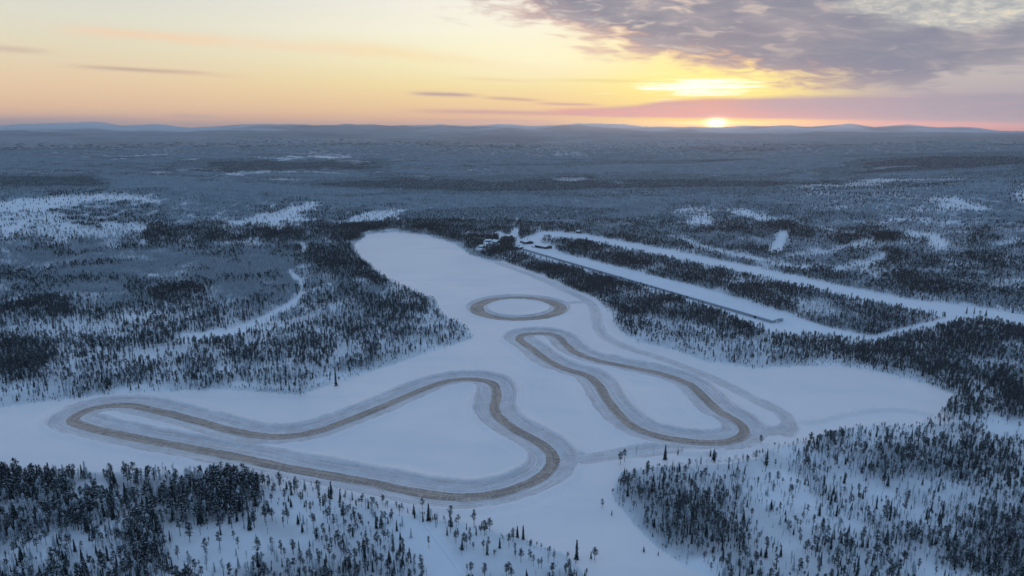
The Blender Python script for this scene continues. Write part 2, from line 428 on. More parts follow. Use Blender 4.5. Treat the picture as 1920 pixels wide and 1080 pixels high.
# (polygon, trees per square metre, share of frosted trees)
BASE_D, BASE_F = .11, .45
REG = [
    # far country
    ([(-520, 236), (2440, 236), (2440, 335), (-520, 335)], .20, .60),
    ([(-520, 310), (640, 325), (640, 362), (-520, 362)], .20, .45),
    ([(-520, 330), (180, 335), (240, 352), (-520, 360)], .24, .02),
    ([(372, 328), (430, 321), (520, 318), (610, 317), (650, 320), (610, 327), (540, 325), (460, 333), (410, 331)], .008, .4),
    ([(140, 320), (190, 318), (190, 323), (140, 325)], .03, .3),
    ([(440, 300), (500, 290), (590, 286), (680, 289), (705, 294), (650, 301), (600, 300), (540, 305)], .014, .7),
    ([(120, 296), (200, 291), (330, 289), (430, 291), (330, 296), (220, 298)], .02, .7),
    ([(640, 340), (1000, 336), (1450, 334), (1700, 330), (1460, 362), (640, 362)], .24, .10),
    ([(1050, 288), (1120, 287), (1118, 294), (1050, 295)], .01, .3),
    ([(870, 316), (895, 314), (912, 322), (880, 321)], .0, .3),
    ([(812, 338), (850, 327), (850, 332), (820, 342)], .02, .3),
    ([(980, 330), (1040, 327), (1040, 333), (980, 335)], .06, .3),
    ([(1030, 347), (1062, 346), (1060, 351), (1032, 351)], .02, .3),
    ([(905, 350), (940, 348), (942, 353), (905, 355)], .02, .3),
    ([(1400, 304), (1425, 303), (1424, 309), (1405, 308)], .03, .3),
    ([(1450, 346), (1600, 340), (1730, 334), (1830, 328), (1830, 334), (1730, 345), (1600, 354), (1480, 359)], .008, .3),
    ([(1600, 290), (2440, 276), (2440, 320), (1700, 328), (1500, 325)], .22, .66),
    ([(682, 369), (760, 362), (822, 353), (842, 355), (838, 362), (775, 377), (680, 382)], .0, .3),
    ([(640, 363), (1400, 362), (1500, 360), (1400, 420), (1000, 425), (640, 400)], .21, .78),
    ([(1015, 376), (1040, 376), (1038, 381), (1018, 380)], .0, .3),
    # left upper country
    ([(-520, 362), (640, 365), (640, 440), (-520, 450)], .15, .75),
    ([(0, 377), (100, 367), (200, 362), (295, 369), (305, 384), (200, 379), (90, 392), (60, 430), (-200, 452), (-200, 395)], .010, .5),
    ([(-200, 400), (60, 395), (250, 398), (275, 440), (-200, 452)], .026, .4),
    ([(100, 392), (200, 385), (300, 392), (330, 425), (200, 432), (130, 412)], .12, .35),
    ([(180, 412), (260, 418), (290, 440), (200, 432)], .012, .4),
    ([(300, 356), (400, 350), (520, 366), (600, 380), (480, 412), (330, 400)], .19, .8),
    ([(390, 426), (480, 402), (590, 373), (606, 386), (560, 408), (592, 416), (480, 428)], .010, .3),
    ([(270, 436), (600, 420), (640, 425), (600, 445), (560, 455), (270, 462)], .17, .15),
    ([(396, 454), (486, 450), (500, 464), (398, 467)], .012, .3),
    ([(520, 480), (560, 455), (604, 438), (598, 464), (545, 492)], .012, .3),
    ([(262, 450), (276, 449), (278, 461), (264, 461)], .0, .3),
    ([(622, 424), (660, 402), (690, 393), (760, 390), (762, 402), (735, 410), (720, 420), (650, 430)], .004, .3),
    ([(790, 412), (804, 408), (804, 424), (796, 424)], .01, .3),
    ([(735, 410), (765, 408), (762, 420), (738, 420)], .03, .3),
    # left middle forest
    ([(-520, 462), (560, 462), (560, 600), (-520, 600)], .20, .88),
    ([(-520, 520), (300, 540), (420, 560), (350, 590), (-520, 600)], .17, .8),
    ([(-520, 575), (120, 575), (420, 592), (560, 622), (640, 560), (830, 560), (890, 640), (640, 720), (400, 735), (0, 762), (-520, 775)], .085, .48),
    ([(-520, 640), (90, 640), (130, 690), (60, 715), (-520, 720)], .17, .12),
    ([(0, 560), (130, 560), (140, 590), (0, 592)], .19, .3),
    ([(240, 530), (400, 535), (390, 572), (240, 560)], .21, .25),
    ([(60, 605), (240, 612), (250, 622), (60, 620)], .03, .3),
    ([(180, 655), (300, 660), (290, 690), (190, 690)], .055, .4),
    ([(360, 628), (460, 640), (430, 655), (370, 645)], .12, .05),
    ([(570, 440), (690, 440), (665, 470), (700, 505), (780, 560), (700, 565), (620, 560), (580, 540), (590, 500)], .18, .36),
    ([(700, 520), (780, 550), (825, 575), (870, 612), (870, 632), (740, 640), (640, 640), (640, 560)], .115, .34),
    ([(520, 640), (640, 650), (640, 690), (520, 700)], .06, .3),
    ([(420, 724), (560, 733), (700, 690), (640, 700), (560, 720), (440, 714)], .02, .3),
    # around the lake head and the village
    ([(610, 425), (700, 420), (800, 412), (1000, 428), (960, 470), (900, 470), (850, 452), (740, 431), (690, 435), (655, 462), (620, 445)], .24, .10),
    ([(868, 458), (905, 460), (965, 470), (1100, 512), (1250, 555), (1400, 602), (1440, 618), (1400, 640), (1300, 612), (1150, 586), (1100, 560), (975, 505), (882, 478)], .24, .12),
    ([(1150, 592), (1300, 602), (1430, 640), (1600, 650), (1600, 688), (1420, 690), (1330, 680), (1190, 640)], .075, .15),
    ([(1440, 632), (1592, 650), (1592, 685), (1450, 680)], .17, .12),
    ([(1020, 452), (1060, 444), (1150, 460), (1300, 492), (1480, 530), (1600, 560), (1720, 580), (1795, 597), (1740, 612), (1660, 632), (1560, 620), (1470, 585), (1350, 550), (1200, 510), (1060, 478)], .22, .28),
    ([(1480, 555), (1560, 560), (1560, 600), (1490, 585)], .12, .7),
    ([(1100, 440), (1250, 400), (1400, 385), (1600, 400), (1920, 395), (2440, 380), (2440, 610), (1920, 590), (1600, 535), (1250, 468)], .20, .62),
    ([(1650, 470), (1920, 450), (2440, 440), (2440, 610), (1920, 590), (1760, 562), (1600, 525)], .20, .36),
    ([(1560, 452), (1670, 430), (1680, 450), (1600, 478), (1560, 475)], .23, .12),
    ([(1250, 392), (1420, 385), (1440, 400), (1320, 425), (1260, 430)], .11, .5),
    ([(1355, 385), (1400, 390), (1445, 403), (1510, 412), (1440, 418), (1375, 408)], .006, .5),
    ([(1280, 420), (1298, 405), (1336, 402), (1340, 424), (1300, 428)], .006, .5),
    ([(1436, 476), (1460, 430), (1484, 430), (1468, 474)], .0, .3),
    (thick([(1278, 448), (1310, 462), (1360, 474), (1420, 486), (1470, 498), (1520, 504)], 6.5), .006, .4),
    (thick([(1470, 480), (1540, 476), (1590, 463), (1640, 450)], 6), .01, .4),
    (thick([(1560, 508), (1610, 498), (1660, 484)], 9), .015, .4),
    ([(1590, 500), (1660, 505), (1650, 535), (1600, 530)], .09, .5),
    ([(1690, 436), (1750, 436), (1786, 456), (1770, 472), (1738, 466), (1744, 450), (1696, 446)], .006, .3),
    ([(1400, 368), (1560, 365), (1700, 358), (1920, 340), (2440, 320), (2440, 385), (1920, 398), (1720, 396), (1500, 384)], .12, 1.1),
    ([(1735, 372), (1800, 370), (1870, 392), (1840, 402), (1760, 394)], .018, .9),
    ([(1890, 345), (1960, 340), (1960, 385), (1900, 380)], .02, .9),
    ([(1250, 390), (1330, 386), (1420, 392), (1350, 400), (1262, 400)], .014, .5),
    # right shore
    ([(1600, 645), (1800, 602), (2440, 600), (2440, 830), (1830, 792), (1790, 742), (1680, 705), (1600, 688)], .14, .2),
    ([(1730, 615), (1850, 600), (2000, 615), (2440, 620), (2440, 690), (1990, 665), (1760, 660), (1700, 630)], .27, .08),
    ([(1600, 690), (1680, 700), (1760, 725), (1700, 715), (1640, 712)], .02, .2),
    ([(1860, 700), (2440, 690), (2440, 800), (1890, 785)], .22, .15),
    ([(1755, 765), (1800, 745), (1850, 760), (1840, 795), (1770, 790)], .17, .35),
    ([(1830, 796), (1920, 790), (2440, 800), (2440, 840), (1860, 818)], .02, .3),
    # foreground right slope
    ([(1150, 935), (1165, 905), (1290, 885), (1400, 862), (1480, 846), (1560, 826), (1640, 806), (1740, 808), (1800, 818), (2440, 840), (2440, 1500), (1360, 1500), (1345, 1090), (1290, 1064), (1230, 1025), (1190, 985)], .088, .40),
    ([(1640, 815), (1800, 835), (1900, 860), (1900, 900), (1760, 895), (1640, 880)], .13, .2),
    ([(1160, 900), (1260, 910), (1330, 950), (1400, 1000), (1420, 1080), (1320, 1080), (1200, 985)], .16, .15),
    ([(1780, 985), (1920, 960), (2440, 960), (2440, 1500), (1740, 1500), (1750, 1040)], .15, .15),
    ([(1540, 890), (1640, 900), (1700, 935), (1600, 950), (1540, 930)], .045, .3),
    ([(1720, 900), (1860, 905), (1850, 950), (1730, 945)], .06, .4),
    # foreground left stand
    ([(-520, 892), (0, 888), (430, 892), (486, 902), (500, 950), (460, 985), (300, 1000), (-520, 1000)], .17, .36),
    ([(200, 895), (470, 900), (488, 930), (470, 965), (200, 976)], .22, .24),
    ([(-520, 990), (300, 990), (340, 1060), (300, 1500), (-520, 1500)], .14, .48),
    ([(290, 985), (480, 975), (505, 1040), (480, 1062), (330, 1070)], .02, .3),
    ([(488, 902), (640, 924), (720, 944), (790, 970), (800, 1050), (640, 1050), (500, 1045)], .05, .35),
    ([(330, 1075), (480, 1062), (700, 1055), (780, 1080), (760, 1500), (300, 1500)], .13, .32),
    ([(500, 960), (560, 960), (560, 1010), (505, 1010)], .10, .1),
    ([(730, 970), (820, 985), (880, 1080), (900, 1500), (780, 1500), (790, 1080)], .006, .3),
    ([(860, 1005), (980, 1018), (1060, 1045), (1125, 1095), (1130, 1500), (900, 1500)], .05, .25),
    ([(1020, 1068), (1110, 1075), (1125, 1120), (1100, 1180), (990, 1180)], .13, .2),
]

dens = np.full((CH, CW), BASE_D)
fros = np.full((CH, CW), BASE_F)
flat = np.zeros((CH, CW))
for p, d_, f_ in REG:
    fill(dens, p, d_)
    fill(fros, p, f_)
dens, fros = blur(dens, 2), blur(fros, 6)
clear = [LAKE, [(x_, y_ + 3) for x_, y_ in thick(ROADS['runway'], 6, 14)], thick(ROADS['service_road'], 5, 8), thick(ROADS['forest_track'], 10, 8), thick(ROADS['village_road'], 2, 1.5),
         [(950, 447), (962, 426), (976, 428), (972, 450)], [(918, 440), (936, 432), (950, 437), (946, 450), (934, 452), (934, 442)],
         [(958, 462), (972, 447), (1000, 441), (1012, 434), (1024, 440), (1012, 456), (1040, 462), (1052, 476), (1000, 474)],
         [(970, 474), (986, 460), (1040, 470), (1150, 498), (1300, 534), (1478, 586), (1530, 612), (1500, 632), (1452, 630), (1300, 572), (1120, 516)],
         [(905, 449), (938, 450), (940, 463), (906, 462)], [(893, 462), (910, 461), (910, 471), (893, 471)],
         [(1478, 598), (1560, 618), (1640, 632), (1640, 645), (1540, 632), (1450, 615)], [(1780, 570), (1860, 582), (1860, 600), (1790, 605)]]
canopen = np.ones((CH, CW))
lakec = np.zeros((CH, CW))
for p in clear:
    fill(canopen, p, 0)
    fill(flat, p, 1)
fill(lakec, LAKE, 1)
canopen = blur(canopen, 1)
shorec = blur(lakec, 3)
flatb = np.clip(blur(blur(flat, 6), 6) * 1.6, 0, 1)

# ------------------------------------------------------------------ terrain
PX = np.array([-420, 0, 180, 300, 500, 640, 800, 960, 1100, 1280, 1450, 1600, 1750, 1920, 2340], float)


def prof(R_, ys):
    a, e = azel(PX, np.array(ys, float))
    return np.radians(a), H + R_ * np.tan(np.radians(e))


SKX = [(-420, 240), (0, 237), (60, 236), (120, 234), (165, 231.5), (190, 233), (230, 238), (290, 236), (330, 238), (358, 241.5), (420, 239), (470, 237), (560, 235.5), (650, 234), (740, 237), (790, 236), (825, 234), (872, 239), (930, 234.5), (985, 237), (1040, 236.5), (1085, 233), (1130, 236), (1200, 239), (1270, 240), (1300, 238), (1350, 240), (1400, 238), (1480, 235.5), (1510, 239), (1550, 238), (1595, 235.5), (1640, 240), (1700, 237), (1770, 240), (1815, 240), (1860, 244), (1920, 246), (2340, 244)]
_a, _e = azel(np.array([q[0] for q in SKX], float), np.array([q[1] for q in SKX], float))
SKA, SKZ = np.radians(_a), H + 17000 * np.tan(np.radians(_e * 1.25 - .03))

TAB = [
    (1100, None, [0] * 15),
    (1400, None, [6, 4, 6, 4, 0, 0, 0, 0, 0, 2, 8, 12, 16, 20, 24]),
    (1750, [374, 371, 362, 365, 372, 384, 391, 391, 390, 388, 384, 380, 374, 366, 350], None),
    (2100, [368, 366, 365, 355, 366, 374, 368, 365, 364, 363, 361, 357, 350, 340, 322], None),
    (2800, [352, 350, 350, 349, 350, 352, 352, 351, 350, 349, 347, 345, 340, 334, 318], None),
    (3700, [328, 326, 326, 326, 327, 328, 329, 329, 328, 327, 325, 320, 314, 306, 298], None),
    (4900, [302, 300, 300, 296, 292, 298, 303, 303, 303, 302, 298, 292, 287, 284, 280], None),
    (5700, [298, 297, 298, 297, 295, 297, 298, 298, 298, 298, 298, 297, 294, 292, 290], None),
    (6400, [285, 284, 284, 282, 280, 282, 280, 284, 286, 286, 283, 278, 276, 276, 274], None),
    (8200, [264, 262, 263, 262, 258, 256, 258, 262, 264, 262, 264, 264, 260, 260, 260], None),
    (10500, [250, 249, 248, 251, 248, 248, 250, 248, 250, 251, 252, 253, 251, 251, 251], None),
    (13000, [254, 253, 253, 254, 253, 252, 253, 252, 253, 254, 254, 254, 254, 254, 254], None),
    (17000, 'sky', None),
    (21000, 'low', None),
]
TR = np.log(np.array([t[0] for t in TAB], float))


def ctrl(az):
    rows = []
    for r_, ys, zs in TAB:
        if ys == 'sky':
            rows.append(np.interp(az, SKA, SKZ))
        elif ys == 'low':
            rows.append(np.interp(az, SKA, SKZ) - 160)
        elif zs is not None:
            rows.append(np.interp(az, prof(r_, [300] * 15)[0], zs))
        else:
            a_, z_ = prof(r_, ys)
            rows.append(np.interp(az, a_, z_))
    return np.array(rows)


def relief(x, y):
    return (fbm(x / 1100, y / 800, 21, 4) - .5) * sstep(1700, 3000, np.hypot(x, y)) * 3.2


def far_jit(x, y):
    k = sstep(1600, 2600, np.hypot(x, y))
    return k * (fbm(x / 190, y / 420, 93, 4, .65) - .5) * 150, k * (fbm(x / 160, y / 420, 97, 4, .65) - .5) * 14


def height(x, y):
    x = np.atleast_1d(np.asarray(x, float))
    y = np.atleast_1d(np.asarray(y, float))
    r_ = np.hypot(x, y)
    az = np.arctan2(x, y)
    Z = ctrl(az)
    lr = np.clip(np.log(np.maximum(r_, 1)), TR[0], TR[-1])
    k = np.clip(np.searchsorted(TR, lr, side='right') - 1, 0, len(TR) - 2)
    idx = np.arange(x.size)
    z0, z1 = Z[k, idx], Z[k + 1, idx]
    km, kp = np.maximum(k - 1, 0), np.minimum(k + 2, len(TR) - 1)
    zm, zp = Z[km, idx], Z[kp, idx]
    h_ = TR[k + 1] - TR[k]
    t = (lr - TR[k]) / h_
    m0 = (z1 - zm) / np.maximum(TR[k + 1] - TR[km], 1e-6) * h_
    m1 = (zp - z0) / np.maximum(TR[kp] - TR[k], 1e-6) * h_
    m0 = np.where(k == 0, 0, m0)
    z = (2 * t**3 - 3 * t**2 + 1) * z0 + (t**3 - 2 * t**2 + t) * m0 + (-2 * t**3 + 3 * t**2) * z1 + (t**3 - t**2) * m1
    px, py = project(x, y, np.zeros_like(x))
    fm = np.where(y > 50, look(flatb, px, py), 0)
    near = (fbm(x / 140, y / 140, 3, 3) - .35) * 9 + (fbm(x / 26, y / 26, 9, 2) - .5) * 1.3
    far = (fbm(x / 1100, y / 800, 21, 4) - .5)
    z = z + near * (1 - fm) * sstep(2600, 900, r_) + far * (sstep(1900, 5000, r_) * 62 + sstep(5000, 10000, r_) * 70)
    return z


def ground(px, py, n=40):
    """where the ray through a photo pixel meets the terrain"""
    dx, dy, dz = ray(px, py)
    z = np.zeros_like(np.atleast_1d(dx * 1.0))
    for i in range(n):
        t = (H - z) / -dz
        z = .5 * z + .5 * height(dx * t, dy * t)
    t = (H - z) / -dz
    return np.stack([dx * t, dy * t, height(dx * t, dy * t)], -1)


# ------------------------------------------------------------------ ice tracks: centre lines in the world
def flatpt(pts):
    p = np.array(pts, float)
    dx, dy, dz = ray(p[:, 0], p[:, 1])
    t = H / -dz
    return np.stack([dx * t, dy * t], -1)


def spline(P, closed, step=1.0):
    n = len(P)
    out = []
    for i in range(n if closed else n - 1):
        p1, p2 = P[i], P[(i + 1) % n]
        p0 = P[(i - 1) % n] if (closed or i > 0) else p1
        p3 = P[(i + 2) % n] if (closed or i + 2 < n) else p2
        m = max(int(np.linalg.norm(p2 - p1) / step), 2)
        t = np.linspace(0, 1, m, endpoint=False)[:, None]
        # centripetal-ish Catmull-Rom
        out.append(.5 * ((2 * p1) + (-p0 + p2) * t + (2 * p0 - 5 * p1 + 4 * p2 - p3) * t**2 + (-p0 + 3 * p1 - 3 * p2 + p3) * t**3))
    out = np.concatenate(out)
    if not closed:
        out = np.concatenate([out, P[-1:]])
    for _ in range(14):
        if closed:
            out = .25 * np.roll(out, 1, 0) + .5 * out + .25 * np.roll(out, -1, 0)
        else:
            out[1:-1] = .25 * out[:-2] + .5 * out[1:-1] + .25 * out[2:]
    return out


T_A = [(135, 787), (147, 775), (173, 764), (207, 759), (247, 759), (300, 770), (367, 787), (433, 805), (483, 814), (533, 816.5), (583, 809), (640, 791), (700, 767), (757, 743), (795, 727), (823, 717), (850, 711), (875, 709), (907, 711), (925, 718), (931, 730), (930, 745), (927, 763), (932, 775), (943, 786), (960, 799), (990, 816), (1020, 834), (1035, 851), (1035, 870), (1020, 888), (1000, 900), (957, 917), (907, 927), (857, 929.5), (790, 922), (707, 905), (640, 893), (550, 877), (467, 860), (383, 843), (300, 828), (233, 815), (167, 800)]
T_C = [(973, 634), (975, 629), (985, 625), (1007, 623.5), (1033, 625), (1050, 632), (1060, 643), (1074, 656), (1100, 668), (1133, 677), (1173, 685), (1223, 695), (1262, 706), (1292, 718), (1312, 735), (1332, 754), (1352, 771), (1378, 785), (1394, 799), (1396, 811), (1382, 821), (1360, 826), (1330, 828), (1280, 824), (1233, 815), (1190, 799), (1160, 774), (1137, 745), (1122, 720), (1100, 702), (1057, 689), (1027, 674), (1000, 654), (983, 642)]
T_D = [(905, 482), (953, 500), (1007, 520), (1057, 543), (1098, 562), (1115, 580), (1120, 604), (1134, 630), (1175, 651), (1225, 667), (1280, 686), (1347, 715), (1413, 747), (1452, 767), (1476, 786), (1482, 800), (1474, 812)]
T_D2 = [(1058, 570), (1080, 566), (1100, 567)]
T_D3 = [(1040, 872), (1060, 866), (1100, 860), (1160, 852), (1230, 845), (1300, 838)]
T_D4 = [(1380, 826), (1420, 816), (1474, 802)]
T_E1 = [(1080, 859), (1095, 857), (1130, 851), (1180, 843), (1230, 836), (1265, 834)]
T_E2 = [(1505, 793), (1530, 791), (1565, 783), (1610, 773), (1660, 769), (1710, 772), (1740, 778)]
T_E3 = [(1392, 824), (1430, 817), (1455, 808), (1470, 795)]
T_E4 = [(1285, 852), (1330, 850), (1380, 843)]

cA, cC = spline(flatpt(T_A), True), spline(flatpt(T_C), True)
ringc = flatpt([(893, 577), (1050, 577), (971.5, 577)])
rc = ringc[2] + np.array([0, 2.0])
rr = (ringc[1][0] - ringc[0][0]) / 2
th = np.linspace(0, 2 * np.pi, 400, endpoint=False)
cB = rc + rr * np.stack([np.cos(th), np.sin(th)], -1) * (1 + .012 * np.sin(3 * th + 1))[:, None]
cD = [spline(flatpt(t), False) for t in (T_D, T_D2, T_D3, T_D4)]
cE = [spline(flatpt(t), False) for t in (T_E1, T_E2, T_E3, T_E4)]

GS = 0.62
allp = np.concatenate([cA, cB, cC] + cD + cE)
allp = allp[allp[:, 1] < 1010]
GX0, GY0 = allp[:, 0].min() - 30, allp[:, 1].min() - 30
GNX, GNY = int((allp[:, 0].max() + 30 - GX0) / GS), int((allp[:, 1].max() + 30 - GY0) / GS)


def dist_grid(lines, reach=30.0):
    D = np.full((GNY, GNX), 99.0, np.float32)
    Sg = np.zeros((GNY, GNX), np.float32)
    k = int(reach / GS)
    s0 = 0.0
    for ln in lines:
        nn = len(ln)
        for q in range(nn):
            x, y = ln[q]
            i, j = int((x - GX0) / GS), int((y - GY0) / GS)
            i0, i1, j0, j1 = max(i - k, 0), min(i + k, GNX), max(j - k, 0), min(j + k, GNY)
            if i1 <= i0 or j1 <= j0:
                continue
            gx = GX0 + np.arange(i0, i1) * GS - x
            gy = GY0 + np.arange(j0, j1) * GS - y
            d2 = np.sqrt(gy[:, None]**2 + gx[None, :]**2)
            sub = D[j0:j1, i0:i1]
            m = d2 < sub
            sub[m] = d2[m]
            Sg[j0:j1, i0:i1][m] = s0
            s0 += float(np.linalg.norm(ln[(q + 1) % nn] - ln[q])) if q < nn - 1 else 1
        s0 += 500
    return D, Sg


HW, HWB = 4.3, 8.6
DL, SL_ = dist_grid([cA, cC])
DB, SB = dist_grid([cB])
DD, SD = dist_grid(cD)
DE, SE = dist_grid(cE)
gX, gY = np.meshgrid(GX0 + np.arange(GNX) * GS, GY0 + np.arange(GNY) * GS)
wob = (fbm(gX / 17, gY / 17, 31, 3) - .5)
eL = DL - HW + wob * 3.5 * sstep(2, 8, DL - HW)
eB = DB - HWB + wob * 1.5 * sstep(1, 3, DB - HWB)
eD = DD + wob * 3
eE = DE + wob * 1.6
ZP = np.zeros_like(gX)
rough = fbm(gX / 2.2, gY / 2.2, 5, 3)
lump = fbm(gX / 7, gY / 7, 8, 3)
bermL = sstep(9.0, 11.2, eL) * sstep(18, 11.8, eL) * (.4 + 1.4 * rough + 1.3 * lump)
bermB = sstep(2.0, 3.6, eB) * sstep(10, 4.2, eB) * (.6 + 1.1 * rough)
bermE = sstep(4.4, 1.2, eE) * (1.6 + 1.9 * rough)
ZP = np.maximum.reduce([bermL, bermB, bermE])
cL = sstep(11.6, 9.2, eL)
cBv = sstep(3.6, 1.8, eB)
carve = np.where(eL < .4, -1.08, -.85 + (rough - .5) * .3)
ZP = ZP * (1 - cL) + carve * cL
carveB = np.where(eB < .3, -1.08, -.8)
ZP = ZP * (1 - cBv) + carveB * cBv
cDv = sstep(7.5, 5.0, eD) * (1 - cL) * (1 - cBv)
ZP = ZP * (1 - cDv * .9) + (-.4 + (rough - .5) * .3) * cDv * .9
# ridge of ploughed snow between lane and shoulder
ZP += .22 * sstep(.2, .8, eL) * sstep(2.4, 1.0, eL) * rough
dmin = np.minimum.reduce([DL, DB, DD + 4, DE + 8])
pmask = dmin < 26


def track_dist(x, y):
    i = ((x - GX0) / GS).astype(int)
    j = ((y - GY0) / GS).astype(int)
    ok = (i >= 0) & (i < GNX) & (j >= 0) & (j < GNY)
    d = np.full(np.shape(x), 99.0)
    d[ok] = dmin[j[ok], i[ok]]
    return d


# ------------------------------------------------------------------ materials
def mat(name):
    m = bpy.data.materials.new(name)
    m.use_nodes = True
    t = NT(m.node_tree)
    b = next(n for n in t.n if n.type == 'BSDF_PRINCIPLED')
    return m, t, b


def bump(t, b, h_, dist, strength=1.0):
    n = t.n.new('ShaderNodeBump')
    n.inputs['Strength'].default_value = strength
    n.inputs['Distance'].default_value = dist
    t.l.new(h_, n.inputs['Height'])
    t.l.new(n.outputs[0], b.inputs['Normal'])


SNOW = (.76, .80, .86, 1)


def snow_mat(name, forest=False, dirt=False, lake=False):
    m, t, b = mat(name)
    g = t.n.new('ShaderNodeNewGeometry')
    P = g.outputs['Position']
    n1 = t.noise(P, .011, 5, .55)
    n2 = t.noise(P, .12, 5, .6)
    n3 = t.noise(P, 1.1, 4, .6)
    col = t.mix(t.smooth(n1, .3, .7), (.72, .77, .84, 1), (.80, .83, .88, 1))
    col = t.mix(t.mul(t.smooth(n2, .35, .75), .25), col, (.70, .76, .84, 1))
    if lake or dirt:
        col = t.mixop('MULTIPLY', 1.0, col, (1.15, 1.02, .96, 1))  # sunset's warm lilac reflection tinted into the lake and shoulder snow colour
    rough_ = .62
    if forest:
        # far-off canopies too small and dense to tell apart; darker ground among near trees
        f = t.attr('canopy')
        mp = t.n.new('ShaderNodeMapping')
        mp.inputs['Scale'].default_value = (.13, .055, .1)
        t.l.new(P, mp.inputs[0])
        sp = t.noise(mp.outputs[0], 1.0, 3, .75)
        sp2 = t.noise(P, .0032, 5, .62)
        fac = t.mul(f, t.smooth(sp, .30, .60, .82, 1.0))
        fac = t.mul(fac, t.smooth(sp2, .35, .6, .88, 1.0))
        col = t.mix(fac, col, t.mix(t.attr('frost'), (.06, .066, .085, 1), (.16, .175, .21, 1)))
    if dirt:
        e, sd, k = t.attr('edge'), t.attr('along'), t.attr('dirt')
        ice = t.noise(t.xyz(t.mul(sd, .02), t.mul(e, .35), 11.0), 1.0, 5, .6)
        col = t.mix(t.mul(t.mul(t.smooth(k, .0, .4), t.smooth(ice, .36, .62)), .55), col, (.56, .66, .72, 1))
        st = t.noise(t.xyz(t.mul(sd, .012), t.mul(e, 1.1), 0), 1.0, 5, .65)
        st2 = t.noise(t.xyz(t.mul(sd, .05), t.mul(e, 2.4), 7.0), 1.0, 4, .6)
        blot = t.noise(P, .09, 4, .6)
        fac = t.mul(k, t.smooth(t.add(t.mul(st, .6), t.mul(st2, .4)), .38, .60, .10, 1.0))
        fac = t.mul(fac, t.smooth(blot, .3, .65, .5, 1.0))
        col = t.mix(fac, col, (.38, .29, .285, 1))
        clod = t.noise(P, .55, 4, .7)
        col = t.mix(t.mul(t.mul(k, t.smooth(clod, .52, .68)), .55), col, (.30, .26, .26, 1))
    if lake:
        mp = t.n.new('ShaderNodeMapping')
        mp.inputs['Rotation'].default_value = (0, 0, .5)
        mp.inputs['Scale'].default_value = (.006, .035, .02)
        t.l.new(P, mp.inputs[0])
        dr = t.noise(mp.outputs[0], 1.0, 6, .65)
        col = t.mix(t.mul(t.smooth(dr, .45, .70), .30), col, (.62, .66, .74, 1))
    t.l.new(col, b.inputs['Base Color'])
    b.inputs['Roughness'].default_value = .46 if (lake or dirt) else rough_
    b.inputs['Specular IOR Level'].default_value = .8 if (lake or dirt) else .3
    hgt = t.add(t.mul(n2, 1.0), t.mul(n3, .22))
    bump(t, b, hgt, .55 if not dirt else .4, .55)
    return m


M_GROUND = snow_mat('snow_ground', forest=True)
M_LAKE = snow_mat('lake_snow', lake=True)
M_PLOW = snow_mat('plowed_snow', dirt=True)
M_ROAD = snow_mat('road_snow')


def lane_mat():
    m, t, b = mat('sanded_ice')
    s, d = t.attr('along'), t.attr('across')
    g = t.n.new('ShaderNodeNewGeometry')
    P = g.outputs['Position']
    a = t.noise(t.xyz(t.mul(s, .03), t.mul(d, 1.8), 0), 1, 5, .7)
    c = t.noise(t.xyz(t.mul(s, 1.1), t.mul(d, .55), 3), 1, 4, .75)
    big = t.noise(P, .018, 4, .6)
    patchy = t.noise(P, .16, 5, .65)
    sp = t.noise(P, .9, 4, .8)
    col = t.mix(t.smooth(a, .33, .66), (.19, .14, .118, 1), (.48, .355, .295, 1))
    col = t.mix(t.mul(t.smooth(c, .50, .64), .75), col, (.68, .56, .49, 1))
    col = t.mix(t.mul(t.smooth(c, .46, .36), .6), col, (.15, .125, .112, 1))
    col = t.mix(t.mul(t.smooth(sp, .56, .70), .75), col, (.68, .66, .65, 1))
    col = t.mix(t.mul(t.smooth(patchy, .52, .70), .35), col, (.52, .45, .41, 1))
    col = t.mix(t.mul(t.smooth(big, .48, .72), .4), col, (.19, .175, .17, 1))
    ad = t.m('ABSOLUTE', d)
    col = t.mix(t.mul(t.smooth(t.add(ad, t.add(t.mul(t.sub(a, .5), .5), t.mul(t.sub(patchy, .5), .5))), .86, 1.0), .85), col, (.70, .71, .75, 1))
    t.l.new(col, b.inputs['Base Color'])
    b.inputs['Roughness'].default_value = .5
    bump(t, b, t.add(c, sp), .08, .6)
    return m


M_LANE = lane_mat()


def foliage_mat(name, c0, c1, scale=1.4):
    m, t, b = mat(name)
    oi = t.n.new('ShaderNodeObjectInfo')
    tc = t.n.new('ShaderNodeTexCoord')
    n = t.noise(tc.outputs['Object'], scale, 3, .6)
    f = t.add(t.mul(n, .7), t.mul(oi.outputs['Random'], .3))
    t.l.new(t.mix(t.smooth(f, .25, .75), c0, c1), b.inputs['Base Color'])
    b.inputs['Roughness'].default_value = .85
    b.inputs['Specular IOR Level'].default_value = .15
    return m


M_NEEDLE = foliage_mat('pine_needles', (.013, .029, .036, 1), (.034, .058, .066, 1))
M_FNEEDLE = foliage_mat('frosted_needles', (.38, .48, .55, 1), (.60, .70, .77, 1))
M_TSNOW = foliage_mat('crown_snow', (.58, .63, .70, 1), (.76, .80, .86, 1))
M_BARK = foliage_mat('bark', (.055, .045, .042, 1), (.11, .088, .078, 1), 3)
M_FBARK = foliage_mat('frosted_bark', (.24, .29, .335, 1), (.40, .47, .52, 1), 3)


def plain(name, c0, c1, scale=.6, rough_=.6, metal=0.0):
    m, t, b = mat(name)
    tc = t.n.new('ShaderNodeTexCoord')
    n = t.noise(tc.outputs['Object'], scale, 5, .6)
    t.l.new(t.mix(t.smooth(n, .3, .7), c0, c1), b.inputs['Base Color'])
    b.inputs['Roughness'].default_value = rough_
    b.inputs['Metallic'].default_value = metal
    return m


